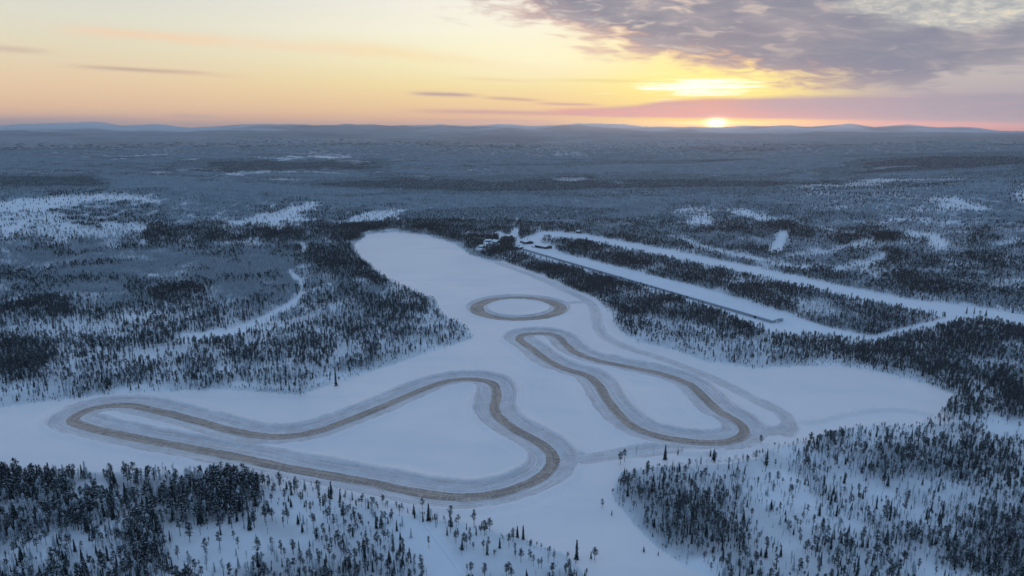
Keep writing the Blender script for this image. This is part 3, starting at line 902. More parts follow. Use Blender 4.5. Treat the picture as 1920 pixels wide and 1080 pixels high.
M_CLAD = plain('grey_cladding', (.30, .33, .37, 1), (.38, .41, .45, 1))
M_DARKWOOD = plain('dark_boards', (.035, .032, .034, 1), (.06, .055, .055, 1))
M_BOARD = plain('weathered_boards', (.10, .075, .06, 1), (.16, .12, .10, 1))
M_DOOR = plain('dark_door', (.02, .02, .024, 1), (.035, .035, .04, 1))
M_WDOOR = plain('white_door', (.60, .62, .65, 1), (.72, .74, .76, 1))
M_GLASS = plain('window_glass', (.03, .035, .045, 1), (.05, .06, .07, 1), 1, .1)
M_CARD = plain('dark_car_paint', (.02, .022, .028, 1), (.03, .032, .04, 1), 1, .35)
M_CARW = plain('white_car_paint', (.72, .73, .75, 1), (.8, .81, .82, 1), 1, .35)
M_RUBBER = plain('rubber', (.015, .015, .016, 1), (.025, .025, .026, 1), 3, .8)


# ------------------------------------------------------------------ mesh helpers
def mesh_np(name, V, F, mats, midx=None, attrs=None, smooth=False):
    """V (n,3), F (m,k) one polygon size"""
    me = bpy.data.meshes.new(name)
    V = np.asarray(V, np.float32)
    F = np.asarray(F, np.int32)
    k = F.shape[1]
    me.vertices.add(len(V))
    me.vertices.foreach_set('co', V.ravel())
    me.loops.add(F.size)
    me.loops.foreach_set('vertex_index', F.ravel())
    me.polygons.add(len(F))
    me.polygons.foreach_set('loop_start', np.arange(0, F.size, k, dtype=np.int32))
    for m_ in mats:
        me.materials.append(m_)
    if midx is not None:
        me.polygons.foreach_set('material_index', np.asarray(midx, np.int32))
    if attrs:
        for an, (ty, data) in attrs.items():
            at = me.attributes.new(an, ty, 'POINT')
            at.data.foreach_set('value', np.asarray(data, np.float32 if ty == 'FLOAT' else np.int32))
    me.update(calc_edges=True)
    me.validate()
    if smooth:
        me.polygons.foreach_set('use_smooth', np.ones(len(F), bool))
    return me


def put(name, me, parent=None, **props):
    o = bpy.data.objects.new(name, me)
    S.collection.objects.link(o)
    if parent:
        o.parent = parent
    for k_, v_ in props.items():
        o[k_] = v_
    return o


# ------------------------------------------------------------------ ground sheet and frozen lake
def build_ground():
    az = np.concatenate([np.arange(-180, -54, 3.0), np.arange(-54, 54, .13), np.arange(54, 180, 3.0)])
    azr = np.radians(az)
    r_ = np.exp(np.arange(math.log(60), math.log(21000), .0062))
    A, Rr = np.meshgrid(azr, r_)
    X, Y = (Rr * np.sin(A)).ravel(), (Rr * np.cos(A)).ravel()
    Z = height(X, Y)
    dm = track_dist(X, Y)
    Z = np.where(dm < 18.5, Z - 1.6, Z)
    Zp = Z
    px, py = project(X, Y, Zp)
    inv = Y > 50
    lk = np.where(inv, look(lakec, *project(X, Y, np.zeros_like(X))), 0)
    rad = Rr.ravel()
    jX, jY = far_jit(X, Y)
    d = look(dens, px + jX, py + jY) * look(canopen, px, py)
    cn = np.clip(d / .2, 0, 1)
    patch = fbm(X / 420, Y / 420, 44, 4)
    patch2 = fbm(X / 90, Y / 90, 47, 3)
    cn = np.clip(cn * (.75 + .8 * patch) * (.8 + .5 * patch2), 0, 1)
    near_tone = .55 * np.clip(look(blur(dens, 3) * canopen, px, py) / .2, 0, 1) * sstep(.30, .55, fbm(X / 30, Y / 30, 49, 3))  # near ground darker where trees stand denser, broken up by noise
    cn = np.where(inv, np.maximum(cn * sstep(1500, 5200, rad), near_tone * sstep(5200, 1400, rad)), 0)
    fz = np.where(inv, look(fros, px, py), .5) + (fbm(X / 1100, Y / 600, 87, 4) - .5) * .8 + relief(X, Y) * 1.2
    # bald fell tops on the skyline
    cn = cn * (1 - .85 * sstep(12500, 15500, rad) * sstep(.35, .6, fbm(X / 1500, Y / 1500, 52, 3)))
    n, mcol = len(r_), len(az)
    idx = np.arange(n * mcol).reshape(n, mcol)
    nxt = np.roll(idx, -1, 1)
    F = np.stack([idx[:-1], nxt[:-1], nxt[1:], idx[1:]], -1).reshape(-1, 4)[:, ::-1]
    V = np.stack([X, Y, Z], -1)
    # close the middle under the drone
    lake_f = lk[F].mean(1) > .5
    fg, fl = F[~lake_f], F[lake_f]
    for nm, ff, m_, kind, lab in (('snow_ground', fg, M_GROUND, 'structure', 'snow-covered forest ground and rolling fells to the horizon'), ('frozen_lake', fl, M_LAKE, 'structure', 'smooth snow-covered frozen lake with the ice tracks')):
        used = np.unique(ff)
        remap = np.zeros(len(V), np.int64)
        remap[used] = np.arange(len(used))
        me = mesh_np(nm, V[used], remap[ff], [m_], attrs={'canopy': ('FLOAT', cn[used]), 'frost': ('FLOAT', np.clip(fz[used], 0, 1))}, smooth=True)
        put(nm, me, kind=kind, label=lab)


build_ground()


def build_patch():
    m = pmask
    vid = -np.ones(m.shape, np.int64)
    vid[m] = np.arange(m.sum())
    q = m[:-1, :-1] & m[1:, :-1] & m[:-1, 1:] & m[1:, 1:]
    F = np.stack([vid[:-1, :-1][q], vid[:-1, 1:][q], vid[1:, 1:][q], vid[1:, :-1][q]], -1)
    x, y = gX[m], gY[m]
    z = height(x, y) + .015 + ZP[m]
    kind_d = np.zeros_like(gX)
    kind_d = np.maximum(kind_d, .75 * sstep(11.5, 9.2, eL) * sstep(-.5, 1.6, eL))
    kind_d = np.maximum(kind_d, .55 * sstep(4.2, 2.4, eB) * sstep(-.5, .6, eB))
    kind_d = np.maximum(kind_d, .80 * sstep(7.5, 4.0, eD) * (.75 + .25 * sstep(700, 420, gY)))
    use_d = (eD < eL + 4) & (eD < eB + 4)
    along = np.where(use_d, SD, np.where(eB < eL, SB, SL_))
    edge = np.where(use_d, DD, np.where(eB < eL, DB, DL))
    me = mesh_np('plowed_snow', np.stack([x, y, z], -1), F, [M_PLOW], attrs={'dirt': ('FLOAT', kind_d[m]), 'along': ('FLOAT', along[m]), 'edge': ('FLOAT', edge[m])}, smooth=True)
    put('plowed_snow', me, kind='structure', label='plowed snow shoulders and banks along the ice tracks')


build_patch()


def ribbon(name, line, hw, zoff, material, closed, label, cols=7, hfun=None, taper=0.0):
    n = len(line)
    if closed:
        tg = np.roll(line, -1, 0) - np.roll(line, 1, 0)
    else:
        tg = np.gradient(line, axis=0)
    tg /= np.linalg.norm(tg, axis=1)[:, None]
    nr = np.stack([-tg[:, 1], tg[:, 0]], -1)
    s = np.concatenate([[0], np.cumsum(np.linalg.norm(np.diff(line, axis=0), axis=1))])
    w = np.broadcast_to(np.asarray(hw, float), (n,))
    wv = w * (1 + .07 * (vnoise(s / 9, s * 0, 3) - .5) + .05 * (vnoise(s / 2.5, s * 0, 6) - .5))
    c = np.linspace(-1, 1, cols)
    P = line[:, None, :] + nr[:, None, :] * (wv[:, None] * c[None, :])[..., None]
    x, y = P[..., 0].ravel(), P[..., 1].ravel()
    z = height(x, y) + zoff
    if hfun is not None:
        z = z + hfun(np.tile(c, n))
    V = np.stack([x, y, z], -1)
    idx = np.arange(n * cols).reshape(n, cols)
    a, b = (idx, np.roll(idx, -1, 0)) if closed else (idx[:-1], idx[1:])
    F = np.stack([a[:, :-1], b[:, :-1], b[:, 1:], a[:, 1:]], -1).reshape(-1, 4)
    me = mesh_np(name, V, F[:, ::-1], [material], attrs={'along': ('FLOAT', np.repeat(s, cols)), 'across': ('FLOAT', np.tile(c, n))}, smooth=True)
    return put(name, me, kind='structure', label=label)


lnA = HW * (1 + .12 * sstep(-100, -260, cA[:, 0]))
ribbon('ice_track', cA, lnA, -.8, M_LANE, True, 'big left loop of sanded ice lane with long hairpin')
ribbon('ice_track', cC, HW, -.8, M_LANE, True, 'smaller right loop of sanded ice lane')
ribbon('ice_track', cB, HWB, -.8, M_LANE, True, 'round skid circle of sanded ice on the lake')


def road(name, pts, w0, label, n=160):
    p = np.array(pts, float)
    s = np.concatenate([[0], np.cumsum(np.hypot(*np.diff(p, axis=0).T))])
    q = np.linspace(0, s[-1], 40)
    g = ground(np.interp(q, s, p[:, 0]), np.interp(q, s, p[:, 1]))[:, :2]
    ln = spline(g, False, 6.0)
    ribbon(name, ln, w0, .35, M_ROAD, False, label, 7, hfun=lambda c: np.where(np.abs(c) > .9, -.6, np.where(np.abs(c) > .6, .25, 0)))
    return ln


road('road', ROADS['runway'], 15, 'wide plowed snow straight running behind the long building')
road('road', ROADS['service_road'], 9, 'plowed snow road along the long building, curving up to the straight')
road('path', ROADS['forest_track'], 6, 'narrow snow track curving through the left forest')
road('road', ROADS['village_road'], 4.5, 'snow road leaving the houses into the forest')
road('path', [(772, 950), (790, 975), (815, 1005), (838, 1035), (858, 1062), (880, 1100), (900, 1140)], 1.6, 'faint snowmobile path across the open foreground')


# ------------------------------------------------------------------ trees: meshes
class Soup:
    def __init__(self):
        self.v, self.f, self.m = [], [], []
        self.n = 0

    def tri(self, a, b, c, m=0):
        self.v += [a, b, c]
        self.f.append((self.n, self.n + 1, self.n + 2))
        self.m.append(m)
        self.n += 3

    def tube(self, pts, rad, sides=5, m=0):
        rings = []
        for (x, y, z), r_ in zip(pts, rad):
            ring = []
            for k in range(sides):
                a = 2 * math.pi * k / sides
                self.v.append((x + r_ * math.cos(a), y + r_ * math.sin(a), z))
                ring.append(self.n)
                self.n += 1
            rings.append(ring)
        for a, b in zip(rings[:-1], rings[1:]):
            for k in range(sides):
                k2 = (k + 1) % sides
                self.f.append((a[k], a[k2], b[k2]))
                self.f.append((a[k], b[k2], b[k]))
                self.m += [m, m]


def leaf(sp, c, size, rnd, m, flat_=False):
    """one needle tuft: a small triangle facing anywhere (or mostly up)"""
    if flat_:
        a0 = rnd.uniform(0, 6.28)
        pts = []
        for k in range(3):
            a = a0 + k * 2.09 + rnd.uniform(-.4, .4)
            pts.append((c[0] + size * math.cos(a), c[1] + size * math.sin(a), c[2] + rnd.uniform(-.2, .25) * size))
    else:
        pts = [tuple(c[i] + rnd.gauss(0, size * .62) for i in range(3)) for _ in range(3)]
    sp.tri(*pts, m)


def pine(seed, tall=10.0, full=1.0, snow=.2, tuft=9):
    rnd = random.Random(seed)
    tr, cr = Soup(), Soup()
    bend = rnd.uniform(-.25, .25), rnd.uniform(-.25, .25)
    ax = lambda z: (bend[0] * (z / tall)**2, bend[1] * (z / tall)**2)
    zs = [-.6, 0, tall * .3, tall * .6, tall * .95]
    tr.tube([(*ax(max(z, 0)), z) for z in zs], [.19, .17, .14, .09, .02], 6)
    base = rnd.uniform(.32, .52)
    wid = rnd.uniform(.75, 1.15) * full * 1.22
    nl = int(26 * full)
    for i in range(nl):
        t = (i + rnd.random()) / nl
        z = tall * (base + (1 - base) * t)
        pr = math.sin(math.pi * min(max((t * .82 + .16), 0), 1)) ** .7
        L = wid * pr * rnd.uniform(.55, 1.15)
        a = rnd.uniform(0, 6.28)
        bx, by = ax(z)
        tip = (bx + L * math.cos(a), by + L * math.sin(a), z + rnd.uniform(-.1, .5))
        tr.tri((bx, by, z), (bx, by, z + .09), tip, 0)
        for q in range(2):
            f = .55 + .45 * q
            c = (bx + (tip[0] - bx) * f, by + (tip[1] - by) * f, z + (tip[2] - z) * f)
            for _ in range(tuft):
                p = tuple(c[j] + rnd.gauss(0, .24 if j < 2 else .15) for j in range(3))
                leaf(cr, p, rnd.uniform(.2, .36), rnd, 0)
            if rnd.random() < snow * 2:
                leaf(cr, (c[0], c[1], c[2] + .25), rnd.uniform(.22, .42), rnd, 1, True)
    for _ in range(14):
        leaf(cr, (*ax(tall), tall * .96 + rnd.uniform(-.4, .25)), .28, rnd, 0)
    return tr, cr


def spruce(seed, tall=10.0, full=1.0, snow=.25):
    rnd = random.Random(seed)
    tr, cr = Soup(), Soup()
    tr.tube([(0, 0, -.6), (0, 0, 0), (0, 0, tall * .5), (0, 0, tall * .98)], [.17, .15, .09, .015], 6)
    z = tall * rnd.uniform(.06, .16)
    w0 = rnd.uniform(.95, 1.25) * full
    z0 = z
    while z < tall * .97:
        t = (z - z0) / (tall - z0)
        rad = w0 * (1 - t) ** .8 + .10
        nb = 7 if t < .6 else 5
        for k in range(nb):
            if rnd.random() < .12:
                continue
            a = 6.283 * k / nb + rnd.uniform(-.5, .5)
            L = rad * rnd.uniform(.65, 1.2)
            ca, sa = math.cos(a), math.sin(a)
            wv = .30 + .18 * (1 - t)
            zz = z + rnd.uniform(-.15, .15)
            tip = (L * ca, L * sa, zz - .32 * L)
            mid = (L * .5 * ca, L * .5 * sa, zz - .05)
            cr.tri((0, 0, zz + .12), (mid[0] - wv * sa, mid[1] + wv * ca, mid[2] - .15), tip)
            cr.tri((0, 0, zz + .12), tip, (mid[0] + wv * sa, mid[1] - wv * ca, mid[2] - .15))
            cr.tri((mid[0], mid[1], mid[2]), tip, (tip[0] * .8, tip[1] * .8, tip[2] - .4))
            for _ in range(2):
                leaf(cr, (mid[0] * 1.2, mid[1] * 1.2, mid[2] - .2), .24, rnd, 0)
            if rnd.random() < snow:
                f = rnd.uniform(.45, .85)
                leaf(cr, (L * f * ca, L * f * sa, zz - .18 * L * f + .14), rnd.uniform(.16, .30), rnd, 1, True)
        z += (.50 - .16 * t) * rnd.uniform(.8, 1.2)
    return tr, cr


def birch(seed, tall=7.0):
    rnd = random.Random(seed)
    tr, cr = Soup(), Soup()
    lean = rnd.uniform(-.4, .4), rnd.uniform(-.4, .4)
    ax = lambda z: (lean[0] * z / tall, lean[1] * z / tall)
    tr.tube([(*ax(z), z) for z in (-.5, 0, tall * .5, tall)], [.11, .10, .06, .012], 5)
    for i in range(46):
        z = tall * rnd.uniform(.28, .97)
        a = rnd.uniform(0, 6.28)
        L = rnd.uniform(.5, 1.15) * (1.15 - z / tall)**.5
        bx, by = ax(z)
        tip = (bx + L * .62 * math.cos(a), by + L * .62 * math.sin(a), z + L * .85)
        w_ = .055
        cr.tri((bx - w_, by, z), (bx + w_, by, z), tip)
        for _ in range(3):
            f = rnd.uniform(.4, 1)
            b0 = (bx + (tip[0] - bx) * f, by + (tip[1] - by) * f, z + (tip[2] - z) * f)
            e_ = (b0[0] + rnd.gauss(0, .28), b0[1] + rnd.gauss(0, .28), b0[2] + rnd.uniform(.0, .35))
            cr.tri((b0[0] - .03, b0[1], b0[2]), (b0[0] + .03, b0[1], b0[2] + .05), e_, 1 if rnd.random() < .3 else 0)
    return tr, cr


def soup_mesh(name, sp, mats):
    return mesh_np(name, np.array(sp.v), np.array(sp.f), mats, sp.m)


def join(tr, cr):
    j = Soup()
    j.v = tr.v + cr.v
    j.f = tr.f + [tuple(i + tr.n for i in f) for f in cr.f]
    j.m = [0] * len(tr.f) + [1 + q for q in cr.m]
    return j


VAR = []       # (kind, frosted, trunk mesh, crown mesh, joined mesh)
for i in range(8):
    a = pine(100 + i, 10, .85 + .22 * (i % 4), .16 + .10 * (i % 3))
    VAR.append(('pine', 0, *a))
for i in range(4):
    a = spruce(200 + i, 10, .85 + .2 * (i % 3), .30)
    VAR.append(('spruce', 0, *a))
for i in range(3):
    a = pine(300 + i, 9, .8, .9, 6)
    VAR.append(('pine', 1, *a))
for i in range(4):
    a = spruce(400 + i, 9, .75 + .1 * i, .9)
    VAR.append(('spruce', 1, *a))
for i in range(4):
    a = birch(500 + i, 7)
    VAR.append(('birch', 1, *a))
VMESH = []
for i, (k_, fr, tr, cr) in enumerate(VAR):
    nm = M_FNEEDLE if fr else M_NEEDLE
    bk = M_FBARK if k_ == 'birch' else M_BARK
    if k_ == 'birch':
        nm = M_FBARK
    VMESH.append((soup_mesh('trunk', tr, [bk]), soup_mesh('crown', cr, [nm, M_TSNOW]), soup_mesh('tree', join(tr, cr), [bk, nm, M_TSNOW])))
IDX = {('pine', 0): range(0, 8), ('spruce', 0): range(8, 12), ('pine', 1): range(12, 15), ('spruce', 1): range(15, 19), ('birch', 1): range(19, 23)}

# ------------------------------------------------------------------ where the trees stand
AZM = R(47)
R_SINGLE, R_FAR = 1500.0, 7600.0
CELL = 1.6


def scatter_near():
    nx = int(R_SINGLE * math.sin(AZM) * 2 / CELL)
    ny = int(R_SINGLE / CELL)
    gx, gy = np.meshgrid(np.arange(nx), np.arange(ny))
    x = (gx.ravel() + rng.random(gx.size) * .95) * CELL - R_SINGLE * math.sin(AZM)
    y = (gy.ravel() + rng.random(gx.size) * .95) * CELL
    r_ = np.hypot(x, y)
    k = (r_ < R_SINGLE) & (r_ > 225) & (np.abs(np.arctan2(x, y)) < AZM)
    return x[k], y[k]


def filter_pts(x, y, cell, mod=True):
    z = height(x, y)
    px, py = project(x, y, z)
    jx = (fbm(x / 16, y / 16, 61, 2) - .5) * 2
    jy = (fbm(x / 16, y / 16, 67, 2) - .5) * 2
    sc = np.clip(900 / np.hypot(x, y), .3, 3) * 5
    d = look(dens, px + jx * sc, py + jy * sc * .5) * look(canopen, px + jx * sc * .5, py + jy * sc * .25)
    clump = fbm(x / 22, y / 22, 71, 3)
    clump2 = fbm(x / 75, y / 75, 73, 3)
    d = d * np.clip(.35 + 2.6 * (clump - .29), .12, 1.8) * np.clip(.45 + 1.7 * (clump2 - .22), .4, 1.4) * np.where(py < 735, 1.6, np.where(px > 1140, 1.5, 1.15))
    sh = look(shorec, px, py)
    d = d + .03 * ((sh > .06) & (sh < .62) & (py > 440)) * sstep(.42, .62, fbm(x / 14, y / 14, 99, 2))
    keep = rng.random(len(x)) < d * cell * cell
    x, y, z, px, py = (q[keep] for q in (x, y, z, px, py))
    f = look(fros, px + jx[keep] * sc[keep], py)
    f = f + .08 + (fbm(x / 60, y / 60, 77, 4) - .5) * 1.5
    fr = rng.random(len(x)) < f
    return x, y, z, px, py, fr


x, y = scatter_near()
x, y, z, px, py, fr = filter_pts(x, y, CELL)
td = track_dist(x, y)
k = td > 15
x, y, z, px, py, fr = (q[k] for q in (x, y, z, px, py, fr))
n = len(x)
u_ = rng.random(n)
kind = np.where(fr, np.where(u_ < .42, 'pine', np.where(u_ < .66, 'spruce', 'birch')), np.where(u_ < .74, 'pine', 'spruce'))
size = np.clip(rng.normal(.57, .14, n), .30, 1.0)
small = rng.random(n) < .30
size = np.where(small, size * .58, size)
shv = look(shorec, px, py)
size = np.where((shv > .06), np.clip(size * .45, .14, .36), size)
lowr = (px > 1120) & (py > 780)
size = np.where(lowr, size * .93, size)
lefts = (px < 500) & (py > 880) & (py < 1000)
size = np.where(lefts, size * 1.45, size)
size = np.where((px < 500) & (py >= 1000), size * 1.25, size)
size = np.where((px > 860) & (py < 690), size * .84, size)
var = np.zeros(n, int)
for (kk, ff), ids in IDX.items():
    sel = (kind == kk) & (fr == bool(ff)) if kk != 'birch' else (kind == 'birch')
    var[sel] = rng.choice(list(ids), sel.sum())
rot = rng.random(n) * 6.283
print('near trees', n)

# ---- lone trees the photo shows apart from the forest (base pixel, height in photo px, kind, label)
LONE = [
    (792, 957, 22, 'pine', 0, 'pine at the snowy shore, first of the row below the big loop'),
    (804, 976, 32, 'spruce', 0, 'slim spruce just right of the first pine below the big loop'),
    (845, 976, 26, 'pine', 0, 'pine beside a small one near the lower bend of the big loop'),
    (860, 983, 17, 'pine', 0, 'short pine right of a taller pine below the big loop'),
    (889, 989, 30, 'pine', 0, 'bushy dark pine standing alone below the lowest bend of the big loop'),
    (903, 991, 13, 'spruce', 0, 'tiny spruce between the lone bushy pine and two pines'),
    (909, 1004, 26, 'pine', 0, 'leaning pine of the pair right of the lone bushy pine'),
    (918, 996, 22, 'pine', 0, 'rear pine of the pair right of the lone bushy pine'),
    (970, 1008, 22, 'spruce', 0, 'left spruce of the close pair on the open lake shore'),
    (981, 1011, 26, 'spruce', 0, 'right spruce of the close pair on the open lake shore'),
    (1081, 1049, 36, 'spruce', 0, 'tall thin spruce alone at the bottom edge of the lake snow'),
    (1108, 1048, 14, 'spruce', 0, 'small spruce left of its twin near the bottom lake edge'),
    (1115, 1051, 22, 'pine', 0, 'pine of the small pair near the bottom lake edge'),
    (1129, 952, 16, 'pine', 0, 'small pine alone on the snow left of the right stand'),
    (1147, 966, 10, 'spruce', 0, 'tiny spruce on the snow in front of the right stand'),
    (1207, 1035, 11, 'spruce', 0, 'tiny lone spruce on the lake snow below the right stand'),
    (1234, 1041, 8, 'spruce', 0, 'smallest sapling on the lake snow below the right stand'),
    (1163, 871, 22, 'pine', 0, 'left pine of the dark clump beside the link road'),
    (1171, 866, 23, 'pine', 0, 'right pine of the dark clump beside the link road'),
    (1193, 853, 17, 'birch', 1, 'thin bare tree right of the dark pine clump by the link road'),
    (1225, 852, 13, 'birch', 1, 'small bare birch on the shore beside the link road'),
    (1247, 862, 29, 'spruce', 0, 'tall narrow spruce alone below the right loop'),
    (1271, 852, 12, 'spruce', 0, 'small spruce next to a bare birch below the right loop'),
    (1278, 852, 16, 'birch', 1, 'bare birch right of the tall spruce below the right loop'),
    (1332, 856, 14, 'spruce', 0, 'short spruce of the pair under the bottom of the right loop'),
    (1338, 865, 24, 'spruce', 0, 'slim spruce of the pair under the bottom of the right loop'),
    (1426, 836, 20, 'pine', 0, 'dark round pine standing off the end of the right loop'),
    (1391, 842, 13, 'birch', 1, 'bare birch at the outer corner of the right loop'),
    (630, 723, 30, 'spruce', 0, 'very slim tall spruce on the far shore above the big loop'),
    (563, 743, 15, 'pine', 0, 'low bushy pine alone on the far shore above the big loop'),
    (572, 741, 10, 'birch', 1, 'small bare shrub beside the low pine on the far shore'),
    (1812, 588, 14, 'spruce', 0, 'leftmost spruce of the row at the road fork'),
    (1826, 589, 14, 'spruce', 0, 'second spruce of the row at the road fork'),
    (1837, 594, 12, 'pine', 0, 'small pine in the row at the road fork'),
    (1848, 594, 14, 'spruce', 0, 'rightmost spruce of the row at the road fork'),
]
CAT = {'pine': 'pine tree', 'spruce': 'spruce tree', 'birch': 'birch tree'}
PROTO = {}


def tree_thing(vi, loc, rz, sc, label, group=None):
    kd = VAR[vi][0]
    if vi not in PROTO:
        e = bpy.data.objects.new(CAT[kd].replace(' ', '_'), None)
        e.empty_display_size = .5
        S.collection.objects.link(e)
        t_ = bpy.data.objects.new('trunk', VMESH[vi][0])
        c_ = bpy.data.objects.new('crown', VMESH[vi][1])
        for q in (t_, c_):
            q.parent = e
            S.collection.objects.link(q)
        PROTO[vi] = (e, t_, c_)
    else:
        pe, pt, pc = PROTO[vi]
        e = pe.copy()
        S.collection.objects.link(e)
        for q in (pt, pc):
            w_ = q.copy()
            w_.parent = e
            S.collection.objects.link(w_)
    e.location = loc
    e.rotation_euler = (0, 0, rz)
    e.scale = (sc, sc, sc) if not isinstance(sc, tuple) else sc
    e['label'] = label
    e['category'] = CAT[kd]
    if group:
        e['group'] = group
    elif 'group' in e:
        del e['group']


lp = ground(np.array([q[0] for q in LONE], float), np.array([q[1] for q in LONE], float))
for (bx, by, hp, kd, frs, lab), (gx_, gy_, gz_) in zip(LONE, lp):
    ids = list(IDX[(kd, frs)])
    vi = random.choice(ids)
    nat = 7.0 if kd == 'birch' else (9.0 if frs else 10.0)
    depth = gy_ * CP + (H - gz_) * SP
    el = math.atan2(H, math.hypot(gx_, gy_))
    hm = hp * depth / (FPX * math.cos(el) * 1.0)
    sc = hm / nat
    tree_thing(vi, (gx_, gy_, gz_), random.uniform(0, 6.28), (sc * 1.15, sc * 1.15, sc), lab)

# ---- the 300 that show largest of each kind are things of their own
nat = np.where(kind == 'birch', 7.0, np.where(fr, 9.0, 10.0))
dist3 = np.sqrt(x * x + y * y + H * H)
show = size * nat / dist3
inframe = (px > 6) & (px < 1914) & (py > 250) & (py < 1096)
thing = np.zeros(n, bool)
AREA = [
    ('the dense dark stand below the left loop', lambda X, Y: (X < 500) & (Y < 1000)),
    ('the open slope in the bottom left corner', lambda X, Y: (X < 330) & (Y >= 1000)),
    ('the frosty thicket along the bottom edge', lambda X, Y: (X < 800) & (Y >= 1000)),
    ('the sparse slope below the big loop', lambda X, Y: (X < 830)),
    ('the open strip right of the snowmobile path', lambda X, Y: (X < 1135)),
    ('the dark near edge of the right stand', lambda X, Y: (X < 1430)),
    ('the scattered middle of the right slope', lambda X, Y: (X < 1720)),
    ('the dense bottom right corner', lambda X, Y: (X < 5000)),
]
for kd in ('pine', 'spruce', 'birch'):
    c_ = np.nonzero((kind == kd) & inframe)[0]
    c_ = c_[np.argsort(-show[c_])][:300 - sum(q[3] == kd for q in LONE)]
    thing[c_] = True
    for i in c_:
        area = next(a_ for a_, f_ in AREA if f_(px[i], py[i]))
        look_ = {('pine', False): 'dark snow-dusted pine', ('pine', True): 'pale frosted pine', ('spruce', False): 'dark pointed spruce', ('spruce', True): 'pale frosted spruce', ('birch', True): 'thin frosted bare birch'}[(kd, bool(fr[i]))]
        s_ = 'tall ' if size[i] > .92 else ('short ' if size[i] < .5 else '')
        sz = size[i]
        tree_thing(int(var[i]), (x[i], y[i], z[i]), rot[i], (sz * 1.1, sz * 1.1, sz), f'{s_}{look_} in {area}', f'{s_}{look_}s in {area}')
print('tree things', thing.sum())


# ------------------------------------------------------------------ the rest of the forest
def instancer(name, pts, rz, sc, ids, coll, label):
    me = bpy.data.meshes.new(name)
    me.vertices.add(len(pts))
    me.vertices.foreach_set('co', np.asarray(pts, np.float32).ravel())
    for an, ty, dt in (('rz', 'FLOAT', rz), ('sc', 'FLOAT', sc), ('vi', 'INT', ids)):
        a_ = me.attributes.new(an, ty, 'POINT')
        a_.data.foreach_set('value', np.asarray(dt, np.float32 if ty == 'FLOAT' else np.int32))
    o = put(name, me, kind='stuff', label=label, category='forest')
    ng = bpy.data.node_groups.new(name, 'GeometryNodeTree')
    ng.interface.new_socket('Geometry', in_out='INPUT', socket_type='NodeSocketGeometry')
    ng.interface.new_socket('Geometry', in_out='OUTPUT', socket_type='NodeSocketGeometry')
    N, L = ng.nodes, ng.links
    gi, go = N.new('NodeGroupInput'), N.new('NodeGroupOutput')
    ci = N.new('GeometryNodeCollectionInfo')
    ci.inputs['Collection'].default_value = coll
    ci.inputs['Separate Children'].default_value = True
    ci.inputs['Reset Children'].default_value = True
    ip = N.new('GeometryNodeInstanceOnPoints')

    def na(nm, ty):
        q = N.new('GeometryNodeInputNamedAttribute')
        q.data_type = ty
        q.inputs['Name'].default_value = nm
        return q.outputs['Attribute']
    cx = N.new('ShaderNodeCombineXYZ')
    L.new(na('rz', 'FLOAT'), cx.inputs[2])
    L.new(gi.outputs[0], ip.inputs['Points'])
    L.new(ci.outputs[0], ip.inputs['Instance'])
    ip.inputs['Pick Instance'].default_value = True
    L.new(na('vi', 'INT'), ip.inputs['Instance Index'])
    L.new(cx.outputs[0], ip.inputs['Rotation'])
    L.new(na('sc', 'FLOAT'), ip.inputs['Scale'])
    L.new(ip.outputs[0], go.inputs[0])
    md = o.modifiers.new('forest', 'NODES')
    md.node_group = ng
    return o


coll_trees = bpy.data.collections.new('tree_kinds')
for i, (_, _, jm) in enumerate(VMESH):
    coll_trees.objects.link(bpy.data.objects.new('tree_kind_%02d' % i, jm))

rest = ~thing
P3 = np.stack([x, y, z], -1)
r_ = np.hypot(x, y)
groups = [
    ('forest', 'rest of the snowy pines on the slope right of the lake', rest & (px >= 1135) & (py > 765)),
    ('forest', 'rest of the snowy trees on the near shore left of the lake', rest & (px < 1135) & (py > 868)),
    ('forest', 'mixed frosted forest on the left side of the lake', rest & (px < 860) & (py <= 868)),
    ('forest', 'dark forest around the buildings and right of the lake', rest & (px >= 860) & (py <= 868) & ~((px >= 1135) & (py > 765))),
]
for nm, lab, sel in groups:
    instancer(nm, P3[sel], rot[sel], size[sel] * 1.08, var[sel], coll_trees, lab)


# ---- distant forest: plots of small trees
def plot(seed, width, count, frosted):
    rnd = random.Random(seed)
    sp = Soup()
    for _ in range(count):
        cx_, cy_ = rnd.uniform(-width / 2, width / 2), rnd.uniform(-width / 2, width / 2)
        h_ = rnd.uniform(3.0, 7.2)
        w_ = rnd.uniform(.5, .95)
        b_ = rnd.uniform(.1, .4) * h_
        m_ = 1 if rnd.random() < frosted else 0
        nt = 7
        for k_ in range(nt):
            t = (k_ + rnd.random()) / nt
            zc = b_ + (h_ - b_) * t
            wr = w_ * (1.15 - t) + .12
            a = rnd.uniform(0, 6.28)
            sp.tri((cx_ + wr * math.cos(a), cy_ + wr * math.sin(a), zc - .8), (cx_ - wr * math.cos(a + .9), cy_ - wr * math.sin(a + .9), zc - .6), (cx_ + rnd.gauss(0, .15), cy_ + rnd.gauss(0, .15), min(zc + 2.0, h_)), m_)
        sp.tri((cx_ - .12, cy_, -1), (cx_ + .12, cy_, -1), (cx_, cy_, h_ * .7), 3)
        for k_ in range(2 if not m_ else 5):
            t = rnd.uniform(.2, .9)
            leaf(sp, (cx_ + rnd.gauss(0, .3), cy_ + rnd.gauss(0, .3), b_ + (h_ - b_) * t + .5), .34 * (1.2 - t) + .1, rnd, 2, True)
    return soup_mesh('forest_plot', sp, [M_NEEDLE, M_FNEEDLE, M_TSNOW, M_BARK])


